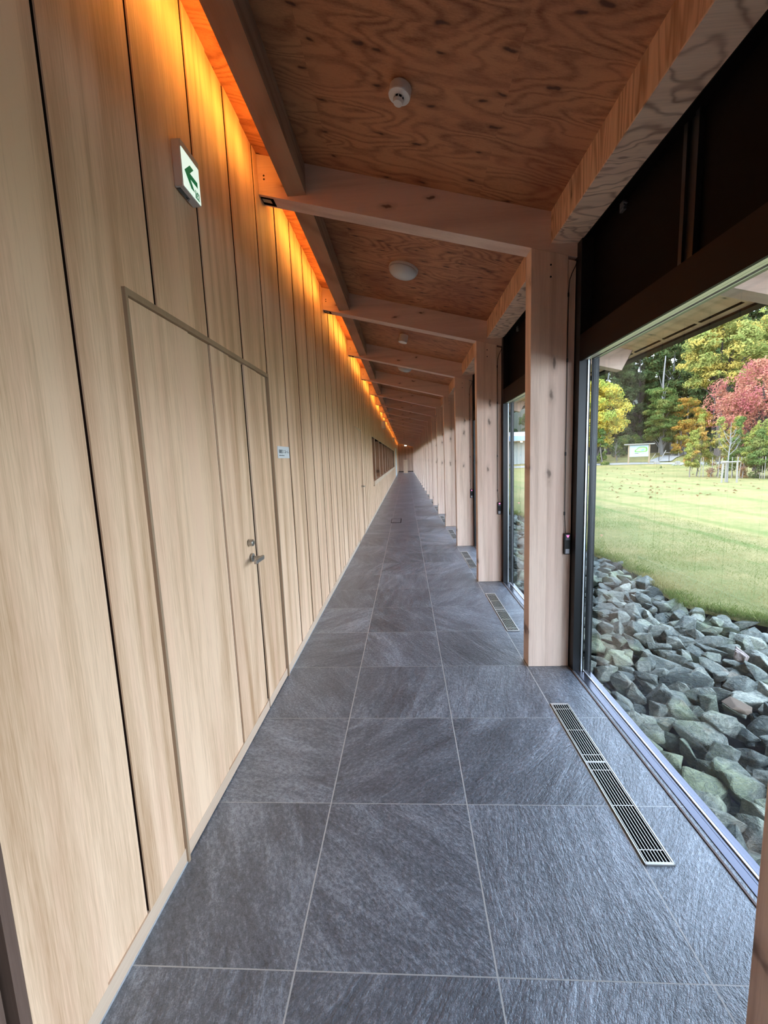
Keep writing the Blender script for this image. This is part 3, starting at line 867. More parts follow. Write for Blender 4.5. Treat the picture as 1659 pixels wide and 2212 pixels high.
# domed lights
def dome(y, label):
    x = 0.035
    c = Vector((x, y, zc(x))); e = empty('ceiling_light', c); ax = -nrm; r = 0.135
    m = MB(); m.lathe(c, ax, [(r, 0), (r, 0.018), (r*0.96, 0.022)], 48); m.build('base_ring', M_WHITE, e)
    m = MB(); m.lathe(c + ax*0.018, ax, [(r*0.985, 0), (r*0.97, 0.012), (r*0.88, 0.032), (r*0.72, 0.048), (r*0.5, 0.059), (r*0.25, 0.064), (0.004, 0.066)], 48)
    m.build('diffuser', M_OPAL, e, smooth=True)
    tag(e, label, 'ceiling light', 'domed ceiling lights')
dome(3.96, 'unlit opal dome light on the plywood ceiling behind the first full rafter')
dome(8.02, 'unlit opal dome light in the fourth bay of the ceiling')

# exit sign box
e = empty('exit_sign', (-0.887, 1.805, 2.70))
m = MB(); m.box(-0.886, -0.852, 1.733, 1.876, 2.622, 2.794); m.build('casing', M_TAUPE, e, bevel=0.002)
m = MB(); m.box(-0.856, -0.850, 1.737, 1.876, 2.6225, 2.792); m.box(-0.8505, -0.8475, 1.735, 1.8762, 2.768, 2.794); m.build('bezel', M_TAUPE, e)
m = MB(); m.box(-0.8505, -0.8475, 1.737, 1.873, 2.626, 2.767); m.build('lit_panel', M_EXITW, e)
arrow = [(1.749, 2.691), (1.796, 2.735), (1.826, 2.735), (1.792, 2.7025), (1.852, 2.7025), (1.852, 2.681), (1.792, 2.681), (1.823, 2.648), (1.795, 2.648)]
def yz_plate(mm, poly, x0, x1):
    n = len(poly)
    vs = [(x0, y, z) for y, z in poly] + [(x1, y, z) for y, z in poly]
    mm.add(vs, [tuple(range(n)), tuple(range(2*n-1, n-1, -1))] + [(i, i+n, (i+1) % n + n, (i+1) % n) for i in range(n)])
m = MB(); yz_plate(m, arrow, -0.8475, -0.8468); m.build('arrow', M_GREENLIT, e)
m = MB(); m.box(-0.8475, -0.8468, 1.826, 1.860, 2.632, 2.662); emb = m.build('emblem', M_GREENLIT, e)
m = MB()
m.box(-0.8468, -0.8464, 1.830, 1.832, 2.635, 2.659); m.box(-0.8468, -0.8464, 1.830, 1.842, 2.657, 2.659)
m.cyl((-0.8469, 1.848, 2.656), (1, 0, 0), 0.0022, 0.0022, 0.0005, 10)
yz_plate(m, [(1.842, 2.651), (1.850, 2.653), (1.852, 2.645), (1.857, 2.637), (1.854, 2.636), (1.848, 2.643), (1.842, 2.636), (1.839, 2.638), (1.846, 2.646)], -0.8468, -0.8464)
m.build('running_figure_mark', M_EXITW, emb)
m = MB(); m.box(-0.884, -0.868, 1.743, 1.818, 2.6212, 2.622); m.build('rating_label', M_INK, e)
m = MB(); m.box(-0.882, -0.8795, 1.748, 1.813, 2.6209, 2.6212); m.box(-0.8765, -0.8745, 1.748, 1.80, 2.6209, 2.6212); m.box(-0.8715, -0.8695, 1.748, 1.813, 2.6209, 2.6212)
m.build('label_lines', M_INK2, e)
m = MB(); m.cyl((-0.880, 1.826, 2.622), (0, 0, -1), 0.004, 0.004, 0.0008, 14); m.build('test_button', M_SWGREY, e)
tag(e, 'lit white exit sign box with green arrow high on the panelled wall', 'exit sign')
# farther sign boxes
for y, z, lb in ((15.94, 2.83, 'small white sign box high on the wall above the start of the recessed window band'),
                 (29.4, 2.88, 'tiny white sign box high on the wall near the far end')):
    e = empty('sign_box', (-0.887, y, z))
    m = MB(); m.box(-0.887, -0.74, y-0.04, y+0.04, z-0.16, z+0.16); m.build('casing', M_TAUPE, e)
    m = MB(); m.box(-0.885, -0.742, y-0.0415, y-0.04, z-0.12, z+0.12); m.build('face', M_PAPER, e)
    tag(e, lb, 'sign')

# room name plate
e = empty('room_plate', (-0.886, 2.945, 1.585))
m = MB(); m.box(-0.8855, -0.8800, 2.806, 3.082, 1.546, 1.631); pl = m.build('plate', M_PAPER, e, bevel=0.004)
RT = (math.pi/2, 0, math.pi/2)
text_mesh('room_name', '視聴覚ミニルーム', 0.0290, M_INK, pl, (-0.8798, 2.824, 1.577), RT)
text_mesh('english_name', 'Audio-visual room', 0.016, M_INK2, pl, (-0.8798, 2.827, 1.558), RT)
tag(e, 'small white room name plate on the panelled wall next to the door', 'name plate')

# floor grilles
def make_grille():
    x0, x1 = 0.828, 0.934
    ya, yb = 1.357, 2.347
    e = empty('floor_grille', ((x0+x1)/2, ya, 0))
    m = MB(); m.box(x0, x1, ya, yb, 0.0005, 0.002); m.build('painted_pit_dark', M_VOID, e)  # black sheet paints the darkness of the pit over uncut floor
    m = MB()
    m.box(x0, x0+0.005, ya, yb, 0.0, 0.007); m.box(x1-0.005, x1, ya, yb, 0.0, 0.007)
    m.box(x0, x1, ya, ya+0.006, 0.0, 0.007); m.box(x0, x1, yb-0.006, yb, 0.0, 0.007)
    m.build('frame', M_GRILLE, e)
    ymid = 1.357 + 0.99*0.515
    for a, b in ((ya+0.008, ymid-0.002), (ymid+0.002, yb-0.008)):
        m = MB()
        n = 7
        for i in range(n+1):
            xx = x0 + 0.010 + (x1-x0-0.020)*i/n
            m.box(xx-0.0012, xx+0.0012, a, b, 0.0048, 0.0062)
        for t in (0.10, 0.5, 0.90):
            yy = a + (b-a)*t
            m.box(x0+0.007, x1-0.007, yy-0.0015, yy+0.0015, 0.004, 0.0050)
        m.box(x0+0.006, x1-0.006, a-0.001, a+0.002, 0.002, 0.0064); m.box(x0+0.006, x1-0.006, b-0.002, b+0.001, 0.002, 0.0064)
        m.build('slats', M_SLAT, e)
    return e
gr0 = make_grille(); gy = gr0.location.y
for k in range(0, NB):
    o = gr0 if k == 0 else copy_tree(gr0)
    o.location.y = gy + (PITCH+0.012 if k else 0)*k
    tag(o, 'long steel floor grille nearest the camera, beside the large window' if k == 0 else
        'steel floor grille, %s from the camera in the row by the windows' % ORD[k], 'floor grille', 'floor grilles')

# pendant switches with cord
def make_switch():
    yf = Y0
    e = empty('pendant_switch', (1.080, yf-0.008, 0.89))
    m = MB(); m.box(1.0595, 1.1005, yf-0.018, yf-0.0005, 0.818, 0.964); m.build('housing', M_RUBBER, e, bevel=0.004)
    m = MB(); m.box(1.068, 1.0965, yf-0.0195, yf-0.018, 0.918, 0.958); ob = m.build('open_button', M_SWGREY, e, bevel=0.001)
    m = MB()
    vs = [(1.0715, yf-0.0202, 0.952), (1.0930, yf-0.0202, 0.952), (1.0822, yf-0.0202, 0.934)]
    m.add(vs + [(x, y+0.0008, z) for x, y, z in vs], [(0, 1, 2), (5, 4, 3), (0, 3, 4, 1), (1, 4, 5, 2), (2, 5, 3, 0)])
    m.build('arrow_indicator', M_PINK, ob)
    m = MB(); m.box(1.068, 1.0945, yf-0.0195, yf-0.018, 0.825, 0.857); m.build('close_button', M_SILVER, e, bevel=0.002)
    m = MB(); m.tube([(1.112, yf-0.004, 2.70), (1.104, yf-0.004, 2.672), (1.083, yf-0.004, 2.63), (1.069, yf-0.004, 2.59), (1.0635, yf-0.004, 2.53), (1.062, yf-0.004, 2.3),
                      (1.062, yf-0.005, 1.6), (1.062, yf-0.006, 1.25), (1.063, yf-0.006, 1.08), (1.070, yf-0.007, 0.962)], 0.0026, 7)
    for z in (2.50, 2.10, 1.50, 1.10):
        m.box(1.058, 1.066, yf-0.008, yf-0.0005, z-0.012, z+0.012)
    m.build('cord', M_RUBBER, e)
    return e
sw = make_switch(); sy = sw.location.y
lab = {1: 'black switch with pink triangle hanging by its cord on the nearest full column',
       2: 'black corded switch hanging on the second full column', 3: 'black corded switch hanging on the third full column',
       4: 'black corded switch on the fourth full column', 5: 'black corded switch on the fifth full column'}
for k in range(1, 6):
    o = sw if k == 1 else copy_tree(sw)
    o.location.y = sy + PITCH*k
    tag(o, lab[k], 'switch', 'corded window switches')

# floor access covers
e = empty('floor_hatch', (-0.27, 9.95, 0))
m = MB(); m.box(-0.40, -0.155, 9.60, 10.30, 0.0, 0.003); m.build('rim', M_GROOVE, e)
m = MB(); m.box(-0.39, -0.172, 9.64, 10.26, 0.002, 0.0042); m.build('lid', M_SLATE, e)
tag(e, 'small rectangular access cover set flush in the slate floor', 'floor hatch')

# wooden stand and lamp at the far end
e = empty('wooden_stand', (-0.04, 43.5, 0))
m = MB(); m.box(-0.25, 0.18, 43.45, 43.56, 0.04, 1.40); m.build('panel', M_OAKB, e, bevel=0.01)
m = MB(); m.box(-0.27, 0.20, 43.36, 43.66, 0.0, 0.04); m.build('foot', M_OAKB, e)
tag(e, 'upright pale wooden stand in front of the end wall', 'stand')
e = empty('wall_lamp', (0.03, YE-0.05, 3.08))
m = MB(); m.box(-0.10, 0.16, YE-0.09, YE-0.04, 2.95, 3.21); m.build('backplate', M_WHITE, e)
m = MB(); m.box(-0.09, 0.15, YE-0.13, YE-0.09, 2.96, 3.20); m.build('shade', M_LAMP, e, bevel=0.02)
tag(e, 'small glowing square lamp high on the end wall', 'lamp')

# ================================================================== OUTDOORS
def gz(x, y):
    return -0.15 + min(1.2, 0.085*max(0.0, y + 0.3*x - 44.0))
def edge_x(y):
    """where the stone bed meets the lawn"""
    if y < 4.3: return 2.98 + (4.3-y)*0.62 + (0.5*(4.3-y)**2)
    return 2.98 + 0.12*math.sin(y*1.3)
# lawn
m = MB()
ys = [-12 + 0.25*i for i in range(88)] + [10 + 1.0*i for i in range(95)]
xs_n = [0, .08, .2, .35, .6, 1, 1.6, 2.5, 4, 6, 9, 13, 18, 24, 31, 40, 52, 68, 90]
rows = []
vs = []
for y in ys:
    for d in xs_n:
        x = edge_x(max(y, 1.2)) + d
        z = gz(x, y) + 0.02*noise.noise(Vector((x*.7, y*.7, 0))) - (0.05 if d == 0 else 0.0)
        vs.append((x, y, z))
nx = len(xs_n)
m.add(vs, [(i*nx+j, i*nx+j+1, (i+1)*nx+j+1, (i+1)*nx+j) for i in range(len(ys)-1) for j in range(nx-1)])
struct(m.build('lawn', M_LAWN, smooth=True))
m = MB(); m.box(1.10, 8.0, YB-8, 48, -0.6, -0.33)
struct(m.build('stone_bed', M_SOIL))
m = MB(); m.box(1.10, 1.19, YB, YE, -0.6, -0.05)
struct(m.build('trim_3', M_FASCIA))
# path
pts = [(10, 44.6), (15, 43.4), (19, 42.4), (23, 41.0), (26, 38.6), (30, 38.0), (36, 37.5), (44, 36.0), (60, 34)]
m = MB(); vs = []
for i, (x, y) in enumerate(pts):
    w = 0.9
    for s in (-1, 1):
        vs.append((x, y + s*w, gz(x, y + s*w) + 0.025))
m.add(vs, [(2*i, 2*i+1, 2*i+3, 2*i+2) for i in range(len(pts)-1)])
pts = [(24.5, 41.5), (26.5, 44), (29, 46.5), (31, 50), (31, 55)]
vs = []
for i, (x, y) in enumerate(pts):
    for s in (-1, 1): vs.append((x + s*1.0, y - s*0.6, gz(x+s, y) + 0.03))
m.add(vs, [(2*i, 2*i+1, 2*i+3, 2*i+2) for i in range(len(pts)-1)])
struct(m.build('path', M_PATH))
# wooded rise behind the trees
m = MB(); vs = []
R = [(62, 1.0), (75, 6.0), (95, 12.0), (120, 16.0)]
for r, z in R:
    for i in range(41):
        a = math.radians(-20 + 110*i/40)
        zz = z + (0.8*noise.noise(Vector((i*.5, r*.1, 0))))
        vs.append((r*math.sin(a), r*math.cos(a), zz))
m.add(vs, [(k*41+i, k*41+i+1, (k+1)*41+i+1, (k+1)*41+i) for k in range(len(R)-1) for i in range(40)])
struct(m.build('hill', M_FOREST, smooth=True))

# ---------------- stones
rng = random.Random(7)
def rock_mesh(seed, flat):
    r = random.Random(seed)
    bm = bmesh.new()
    for i in range(13):
        v = Vector((r.gauss(0, 1), r.gauss(0, 1), r.gauss(0, 1))).normalized()
        rad = r.uniform(0.86, 1.16)
        bm.verts.new((v.x*rad, v.y*rad*r.uniform(0.72, 0.86), v.z*rad*flat))
    res = bmesh.ops.convex_hull(bm, input=bm.verts)
    gi = [e for e in res['geom_interior'] if isinstance(e, bmesh.types.BMVert)]
    if gi: bmesh.ops.delete(bm, geom=gi, context='VERTS')
    bmesh.ops.bevel(bm, geom=list(bm.edges), offset=0.035, segments=1, affect='EDGES', profile=0.6)
    bmesh.ops.triangulate(bm, faces=bm.faces)
    bmesh.ops.subdivide_edges(bm, edges=bm.edges, cuts=1, use_grid_fill=True)
    for v in bm.verts:
        n = noise.noise_vector(v.co*2.3 + Vector((seed, 0, 0)))
        v.co += n*0.045
    me = bpy.data.meshes.new('rock')
    bm.to_mesh(me); bm.free()
    me.materials.append(M_ROCK)
    return me
rocks = [rock_mesh(100+i, 0.50 + 0.06*(i % 4)) for i in range(14)]
cand = []
y = -3.0
while y < 24:
    x = 1.27
    sp = 0.15
    while x < edge_x(max(y, 1.2)) + 0.03:
        if x < 7.6:
            px = x + rng.uniform(-0.05, 0.05); py = y + rng.uniform(-0.05, 0.05)
            sc = rng.uniform(0.072, 0.13)
            if px - sc > 1.215 or True:
                px = max(px, 1.235 + sc)
                cand.append((px, py, sc))
        x += sp
    y += 0.131
def seen(c):
    x, y, s = c
    if y < 1.25 or x > 0.96*y + 0.1: return 0
    d = math.hypot(x, y)
    vis = 1.0
    if y > 3.2: vis = 1.0 if x/y > 0.50 or (x/y > 0.30 and x/y < 0.335) else 0.25
    return vis*s/d
cand.sort(key=lambda c: -seen(c))
n_ind = 298
special = None
for i, (x, y, s) in enumerate(cand[:n_ind]):
    me = rocks[rng.randrange(len(rocks))]
    o = bpy.data.objects.new('stone', me)
    o.location = (x, y, -0.235 + rng.uniform(-0.035, 0.05))
    o.rotation_euler = (rng.uniform(-0.6, 0.6), rng.uniform(-0.6, 0.6), rng.uniform(0, 6.28))
    k = s*rng.uniform(0.95, 1.2)
    o.scale = (k*1.15, k, k)
    COL.objects.link(o)
    tag(o, 'broken grey-green stone in the loose stone bed outside the glass', 'stone', 'stones of the bed along the glass')
m = MB()
for (x, y, s) in cand[n_ind:]:
    me = rocks[rng.randrange(len(rocks))]
    rm = Matrix.Translation((x, y, -0.24 + rng.uniform(-0.03, 0.05))) @ Matrix.Rotation(rng.uniform(0, 6.28), 4, 'Z') @ Matrix.Rotation(rng.uniform(-.6, .6), 4, 'X') @ Matrix.Diagonal((s*1.2, s, s, 1))
    m.add([rm @ v.co for v in me.vertices], [tuple(p.vertices) for p in me.polygons])
for i in range(1500):   # small pieces filling the gaps below
    yy = rng.uniform(1.2, 8.0); xx = rng.uniform(1.25, edge_x(yy)+0.02)
    if xx > yy + 0.6: continue
    me = rocks[rng.randrange(len(rocks))]; s = rng.uniform(0.045, 0.075)
    rm = Matrix.Translation((xx, yy, -0.29 + rng.uniform(-0.02, 0.02))) @ Matrix.Rotation(rng.uniform(0, 6.28), 4, 'Z') @ Matrix.Diagonal((s*1.2, s, s, 1))
    m.add([rm @ v.co for v in me.vertices], [tuple(p.vertices) for p in me.polygons])
o = m.build('loose_stones', M_ROCK)
tag(o, 'mass of smaller and farther grey stones filling the bed along the glass', 'stones', kind='stuff')
# two stones that stand out
me = rock_mesh(901, 0.55); me.materials.clear(); me.materials.append(M_ROCKS)
o = bpy.data.objects.new('stone', me); COL.objects.link(o)
o.location = (2.60, 3.22, -0.135); o.scale = (0.125, 0.125, 0.11); o.rotation_euler = (0.1, 0.25, 1.2)
tag(o, 'pale brown stone with curved dark stripes among the grey stones', 'stone')
M_ROCKB = plain('brown_rock', (0.125, 0.088, 0.062), 0.9, 0, 0.2)
me = rock_mesh(905, 0.42); me.materials.clear(); me.materials.append(M_ROCKB)
o = bpy.data.objects.new('stone', me); COL.objects.link(o)
o.location = (2.08, 2.55, -0.145); o.scale = (0.14, 0.085, 0.09); o.rotation_euler = (0.35, 0.3, 0.5)
tag(o, 'flat brown slab-like stone tilted among the grey stones', 'stone')

# grass blades along the edge of the bed
def blades(n, fn, hmin, hmax, w, seed):
    r = random.Random(seed); vs = []; fs = []
    for i in range(n):
        x, y = fn(r)
        z = gz(x, y) - 0.01
        h = r.uniform(hmin, hmax); a = r.uniform(0, 6.283)
        dx, dy = math.cos(a)*w, math.sin(a)*w
        b = r.uniform(0.2, 0.8)*h; a2 = r.uniform(0, 6.283)
        o = len(vs)
        vs += [(x-dx, y-dy, z), (x+dx, y+dy, z), (x + math.cos(a2)*b*.4 + dx*.5, y + math.sin(a2)*b*.4 + dy*.5, z + h*.6), (x + math.cos(a2)*b, y + math.sin(a2)*b, z + h)]
        fs += [(o, o+1, o+2), (o, o+2, o+3)]
    return vs, fs
def near_edge(r):
    y = r.uniform(3.0, 13.0) if r.random() < 0.8 else r.uniform(2.6, 4.2)
    return edge_x(y) + abs(r.gauss(0, 0.12)) - 0.03, y
def near_lawn(r):
    y = 3.2 + 9*r.random()**1.6
    return edge_x(y) + 3.5*r.random()**1.3, y
m = MB()
v1, f1 = blades(14000, near_edge, 0.03, 0.075, 0.0022, 3)
m.add(v1, f1)
v1, f1 = blades(60000, near_lawn, 0.015, 0.04, 0.0022, 4)
m.add(v1, f1)
me = bpy.data.meshes.new('grass'); me.from_pydata(m.v, [], m.f); me.materials.append(L_GRASS)
o = bpy.data.objects.new('grass', me); COL.objects.link(o)
tag(o, 'short grass blades along the edge of the lawn by the stones', 'grass', kind='stuff')

# ---------------- trees
def leaf_cloud(r, lobes, n, size, droop=0.0):
    """small folded leaf sprays scattered over a set of ellipsoid lobes"""
    vs = []; fs = []
    tot = sum(l[3]*l[4] for l in lobes)
    for cx, cy, cz, rx, rz in lobes:
        cnt = int(n*(rx*rz)/tot)
        for i in range(cnt):
            v = Vector((r.gauss(0, 1), r.gauss(0, 1), r.gauss(0, 1))).normalized()
            q = r.random()**0.38
            p = Vector((cx + v.x*rx*q, cy + v.y*rx*q, cz + v.z*rz*q))
            nn = noise.noise(p*0.9)
            if nn < -0.22: continue
            d = (v + Vector((r.uniform(-.7, .7), r.uniform(-.7, .7), r.uniform(-.5, .9) - droop))).normalized()
            t = d.orthogonal().normalized()
            t = (t*math.cos(r.uniform(0, 3.1)) + d.cross(t)*math.sin(r.uniform(0, 3.1))).normalized()
            b = d.cross(t)
            s = size*r.uniform(0.6, 1.3)
            o = len(vs)
            vs += [p - t*s, p + b*s*0.45 + d*s*.25, p + t*s, p - b*s*0.45 + d*s*.25]
            fs += [(o, o+1, o+2, o+3)]
    return vs, fs
def crown_lobes(r, x, y, z0, z1, rad, n, shape='round'):
    out = []
    for i in range(n):
        t = (i + r.random())/n
        z = z0 + (z1-z0)*t
        if shape == 'cone': w = rad*(1.05 - t*0.95)
        elif shape == 'pine': w = rad*(0.55 + 0.45*math.sin(t*3.1))
        elif shape == 'layer': w = rad*(1.0 - 0.4*abs(t-0.45)*2)
        else: w = rad*math.sqrt(max(0.08, 1 - (2*t-0.95)**2))
        a = r.uniform(0, 6.283); q = r.uniform(0.3, 0.75)*w
        lr = rad*r.uniform(0.30, 0.46)*(0.6 + 0.5*w/rad)
        lz = lr*((0.42 if shape == 'layer' else 0.5) if shape in ('layer', 'pine') else 0.7)
        if n > 24: lr *= 0.66; lz *= 0.66
        out.append((x + math.cos(a)*q, y + math.sin(a)*q, z, lr, lz))
    return out
TC = [0]
def tree(name, label, cat, x, y, z0, z1, rad, leafm, barkm, nl, n, size, shape='round', trunk=0.18, group=None, lean=0.0, branches=6, base=None):
    TC[0] += 1
    r = random.Random(TC[0]*31 + 5)
    gzb = (gz(x, y) if base is None else base) - 0.05
    e = empty(name, (x, y, gzb))
    lobes = crown_lobes(r, x, y, z0, z1, rad, nl, shape)
    m = MB()
    top = z1 - (z1-z0)*0.12
    pts = [(x + lean*t*(top-gzb) + 0.12*math.sin(t*5+TC[0]), y + 0.1*math.cos(t*4+TC[0]), gzb + (top-gzb)*t) for t in (0, .15, .3, .5, .7, .85, 1)]
    m.tube(pts, [trunk*1.25, trunk, trunk*.9, trunk*.75, trunk*.55, trunk*.4, trunk*.2], 8)
    for l in lobes[:branches + len(lobes)//2]:
        bz = max(gzb + 0.3, l[2] - rad*0.55)
        t = (bz-gzb)/(top-gzb)
        p0 = Vector((x + lean*(bz-gzb), y, bz))
        p1 = Vector((l[0], l[1], l[2]))
        m.tube([p0, (p0+p1)/2 + Vector((0, 0, rad*0.08)), p1], [trunk*.35, trunk*.22, trunk*.08], 5)
    m.build('trunk', barkm, e)
    if n:
        v, f = leaf_cloud(r, lobes, n, size)
        mm = MB(); mm.add(v, f)
        me = bpy.data.meshes.new('foliage'); me.from_pydata([tuple(Vector(p)-Vector((x, y, gzb))) for p in mm.v], [], mm.f); me.materials.append(leafm)
        o = bpy.data.objects.new('foliage', me); COL.objects.link(o); o.parent = e
    tag(e, label, cat, group)
    return e

tree('maple_tree', 'golden yellow leafy tree beside the path, next to the window frame', 'tree', 20.0, 44.5, 2.2, 8.4, 3.5, L_YELLOW, M_BARK, 85, 26000, 0.13, 'round', 0.16)
tree('evergreen_shrub', 'bright green conifer-like shrub under the golden yellow tree', 'shrub', 19.6, 42.4, 0.2, 3.7, 0.95, L_GREEN, M_BARK, 12, 5000, 0.10, 'cone', 0.07)
tree('maple_tree', 'mid green tree with spreading layered branches behind the map board', 'tree', 28.2, 47.0, 2.4, 7.9, 2.7, L_GREEN, M_BARKL, 60, 18000, 0.12, 'layer', 0.16)
tree('maple_tree', 'orange tinted tree with layered branches in front of the dark woods', 'tree', 30.4, 46.5, 1.8, 6.6, 3.1, L_ORANGE, M_BARKL, 60, 15000, 0.11, 'layer', 0.14)
tree('maple_tree', 'low rusty orange tree between the path and the dark woods', 'tree', 28.9, 45.0, 1.1, 3.6, 1.5, L_ORANGE, M_BARK, 10, 3500, 0.12, 'layer', 0.08)
tree('cherry_tree', 'large pinkish red autumn tree behind the young grove', 'tree', 22.6, 27.6, 1.7, 6.7, 3.2, L_RED, M_BARKD, 110, 34000, 0.075, 'round', 0.16)
tree('broadleaf_tree', 'tall lime and yellow tree reaching up to the eaves', 'tree', 28.2, 39.0, 7.0, 12.4, 3.8, L_LIME, M_BARKD, 90, 26000, 0.14, 'layer', 0.2)
tree('broadleaf_tree', 'tall lime green tree behind the red autumn tree', 'tree', 34.5, 40.0, 7.8, 14.0, 3.8, L_LIME, M_BARKD, 70, 18000, 0.15, 'layer', 0.2)
tree('bare_shrub', 'leafless pale grey shrub between the green shrub and the map board', 'shrub', 22.6, 45.5, 0.5, 2.9, 1.3, L_DRY, M_BARKL, 26, 0, 0.1, 'round', 0.035, branches=26)
tree('low_shrub', 'low rusty leaved shrub at the foot of the bare grey shrub', 'shrub', 21.3, 42.6, 0.1, 1.1, 0.7, L_DRY, M_BARK, 8, 900, 0.07, 'round', 0.03)
# dense woods
r = random.Random(11)
wood_lab = ['dense dark evergreen at the back of the wood', 'olive toned evergreen at the back of the wood']
spots = [(22.5, 52, 4, 15, 3.4, 0), (26.0, 54, 3, 14, 3.2, 1), (30.0, 55, 3.5, 16, 3.4, 0), (33.5, 54, 5, 17, 3.6, 1), (37.5, 55, 4, 16, 3.4, 0),
         (41.0, 52, 5, 18, 3.8, 1), (36.5, 47.5, 6.5, 15, 3.2, 0), (40.5, 46, 5.5, 17, 3.6, 0), (45.5, 47, 5, 19, 4.2, 1), (44.0, 41.5, 5.5, 17, 3.8, 0),
         (49.0, 43, 4, 19, 4.4, 0), (24.5, 60, 3, 18, 4.0, 1), (31.0, 63, 3, 19, 4.4, 0), (38.0, 63, 4, 20, 4.6, 0), (46.0, 60, 3, 22, 5.0, 1), (54.0, 54, 3, 24, 5.4, 0),
         (18.5, 58, 2, 15, 3.6, 0), (13.0, 62, 2, 14, 3.8, 0), (33.0, 49.5, 6.0, 13, 2.6, 0), (60.0, 48, 3, 24, 5.4, 1)]
where = ['above the golden tree', 'behind the bare shrub', 'behind the map board', 'behind the leaning poles', 'behind the layered green tree', 'above the orange tree',
         'with slender bare lower trunk', 'beside the tall lime tree', 'behind the tall lime tree', 'above the red tree', 'farthest toward the edge of the glass',
         'in the second rank above the golden tree', 'in the second rank above the board', 'in the second rank above the layered tree', 'in the second rank above the orange tree',
         'in the second rank above the red tree', 'behind the pale outbuilding', 'above the outbuilding roof', 'just behind the orange tree', 'at the outer end of the wood']
for i, (x, y, z0, z1, rad, kind) in enumerate(spots):
    lm = (L_DEEP, L_OLIVE)[kind]
    tree('evergreen_tree', ('dark' if kind == 0 else 'olive green') + ' tall evergreen in the wood ' + where[i], 'tree',
         x, y, z0 - (1.5 if i > 10 else 0.6), z1, rad, lm, M_BARKD if i % 3 else M_BARKL, 70, 15000, 0.25, 'pine', 0.17, 'evergreens of the wood')
# thin bare trunks in the wood
for i, (x, y, h, s) in enumerate([(23.8, 50.5, 10.5, 0.13), (29.9, 50.2, 11.0, 0.14), (34.2, 50.0, 8.0, 0.10), (35.0, 50.3, 7.8, 0.09), (33.0, 46.5, 8.5, 0.10), (36.2, 45.5, 9, 0.11), (37.2, 44.0, 9, 0.1), (38.5, 43, 9, 0.12), (31.8, 50, 3.2, 0.16), (40.2, 41.0, 9, 0.12)]):
    gb = gz(x, y)
    m = MB(); m.tube([(x, y, gb-0.05), (x+0.1, y, gb+h*.4), (x+0.05*i, y, gb+h*.75), (x+0.25-0.06*i, y, gb+h)], [s, s*.85, s*.7, s*.4], 8)
    m.tube([(x+0.1, y, gb+h*.55), (x+0.6, y-.1, gb+h*.72)], [s*.35, s*.1], 5); m.tube([(x+0.05, y, gb+h*.65), (x-0.5, y-.1, gb+h*.8)], [s*.3, s*.1], 5)
    o = m.build('bare_tree', M_BARKL if i in (0, 1, 8) else M_BARKD, None, loc=(x, y, gb))
    tag(o, ('pale' if i in (0, 1, 8) else 'dark') + ' bare slender trunk standing among the evergreens of the wood', 'tree trunk', ('pale' if i in (0, 1, 8) else 'dark') + ' bare trunks in the wood')
# undergrowth masses
for i, (x, y, rr, lm) in enumerate([(25.2, 49, 1.5, L_OLIVE), (27.2, 50, 1.6, L_GREEN), (33, 47.5, 1.5, L_OLIVE), (35, 44, 1.6, L_DRY), (24, 47.5, 1.2, L_GREEN)]):
    tree('undergrowth_bush', ['olive', 'greenish', 'olive brown', 'rusty', 'leafy green'][i] + ' bush at the foot of the wood ' + ['right of the bare shrub', 'behind the map board', 'beyond the pole tripods', 'behind the young grove', 'behind the bare grey shrub'][i].replace('right of', 'next to'), 'bush',
         x, y, gz(x, y)+0.2, gz(x, y)+2.1, rr, lm, M_BARK, 9, 2200, 0.14, 'round', 0.05, 'bushes at the foot of the wood')

# young grove with stakes
gl = [(16.25, 24.2, 2.4, 0.45, L_MIX), (16.9, 24.6, 3.2, 0.62, L_MIX), (17.5, 24.0, 3.0, 0.6, L_LIME), (18.0, 23.2, 2.9, 0.65, L_GREEN), (18.3, 22.6, 2.7, 0.62, L_MIX), (18.6, 21.9, 2.6, 0.6, L_MIX),
      (18.4, 24.0, 3.0, 0.7, L_MIX), (19.0, 22.9, 2.8, 0.7, L_LIME), (17.7, 21.6, 2.2, 0.6, L_GREEN), (18.3, 20.9, 2.2, 0.6, L_GREEN), (19.6, 22.2, 2.6, 0.7, L_MIX), (18.9, 20.3, 2.3, 0.6, L_GREEN)]
for i, (x, y, h, rr, lm) in enumerate(gl):
    tree('young_tree', 'slim young tree of the staked grove, ' + ['at its near path end', 'the tallest with pointed yellow top', 'lime green beside the tallest', 'green behind the bare staked tree', 'yellowish behind the bare staked tree',
          'yellow and orange below the red tree', 'orange tinted at its back', 'lime green at its back', 'bright green toward the camera', 'bright green and nearest the glass edge', 'green and yellow in the rear row', 'green at its outer end'][i], 'tree',
         x, y, gz(x, y)+0.65, gz(x, y)+h*1.08, rr*1.5, lm, M_BARK, 34, 5200, 0.055, 'cone', 0.028, 'young trees of the grove')
sr = random.Random(5)
stk = None
for i in range(20):
    t = i/19
    x = 16.4 + 2.1*t + sr.uniform(-0.15, 0.15); y = 23.7 - 4.2*t + sr.uniform(-0.35, 0.35)
    if stk is None:
        m = MB(); m.tube([(0, 0, -0.05), (0, 0, 1.10)], 0.017, 7)
        stk = m.build('garden_stake', M_TIMBERW); o = stk
    else:
        o = stk.copy(); COL.objects.link(o)
    o.location = (x, y, gz(x, y)); o.rotation_euler = (sr.uniform(-.05, .05), sr.uniform(-.05, .05), 0)
    tag(o, 'thin pale wooden stake standing in the young grove', 'stake', 'stakes of the young grove')
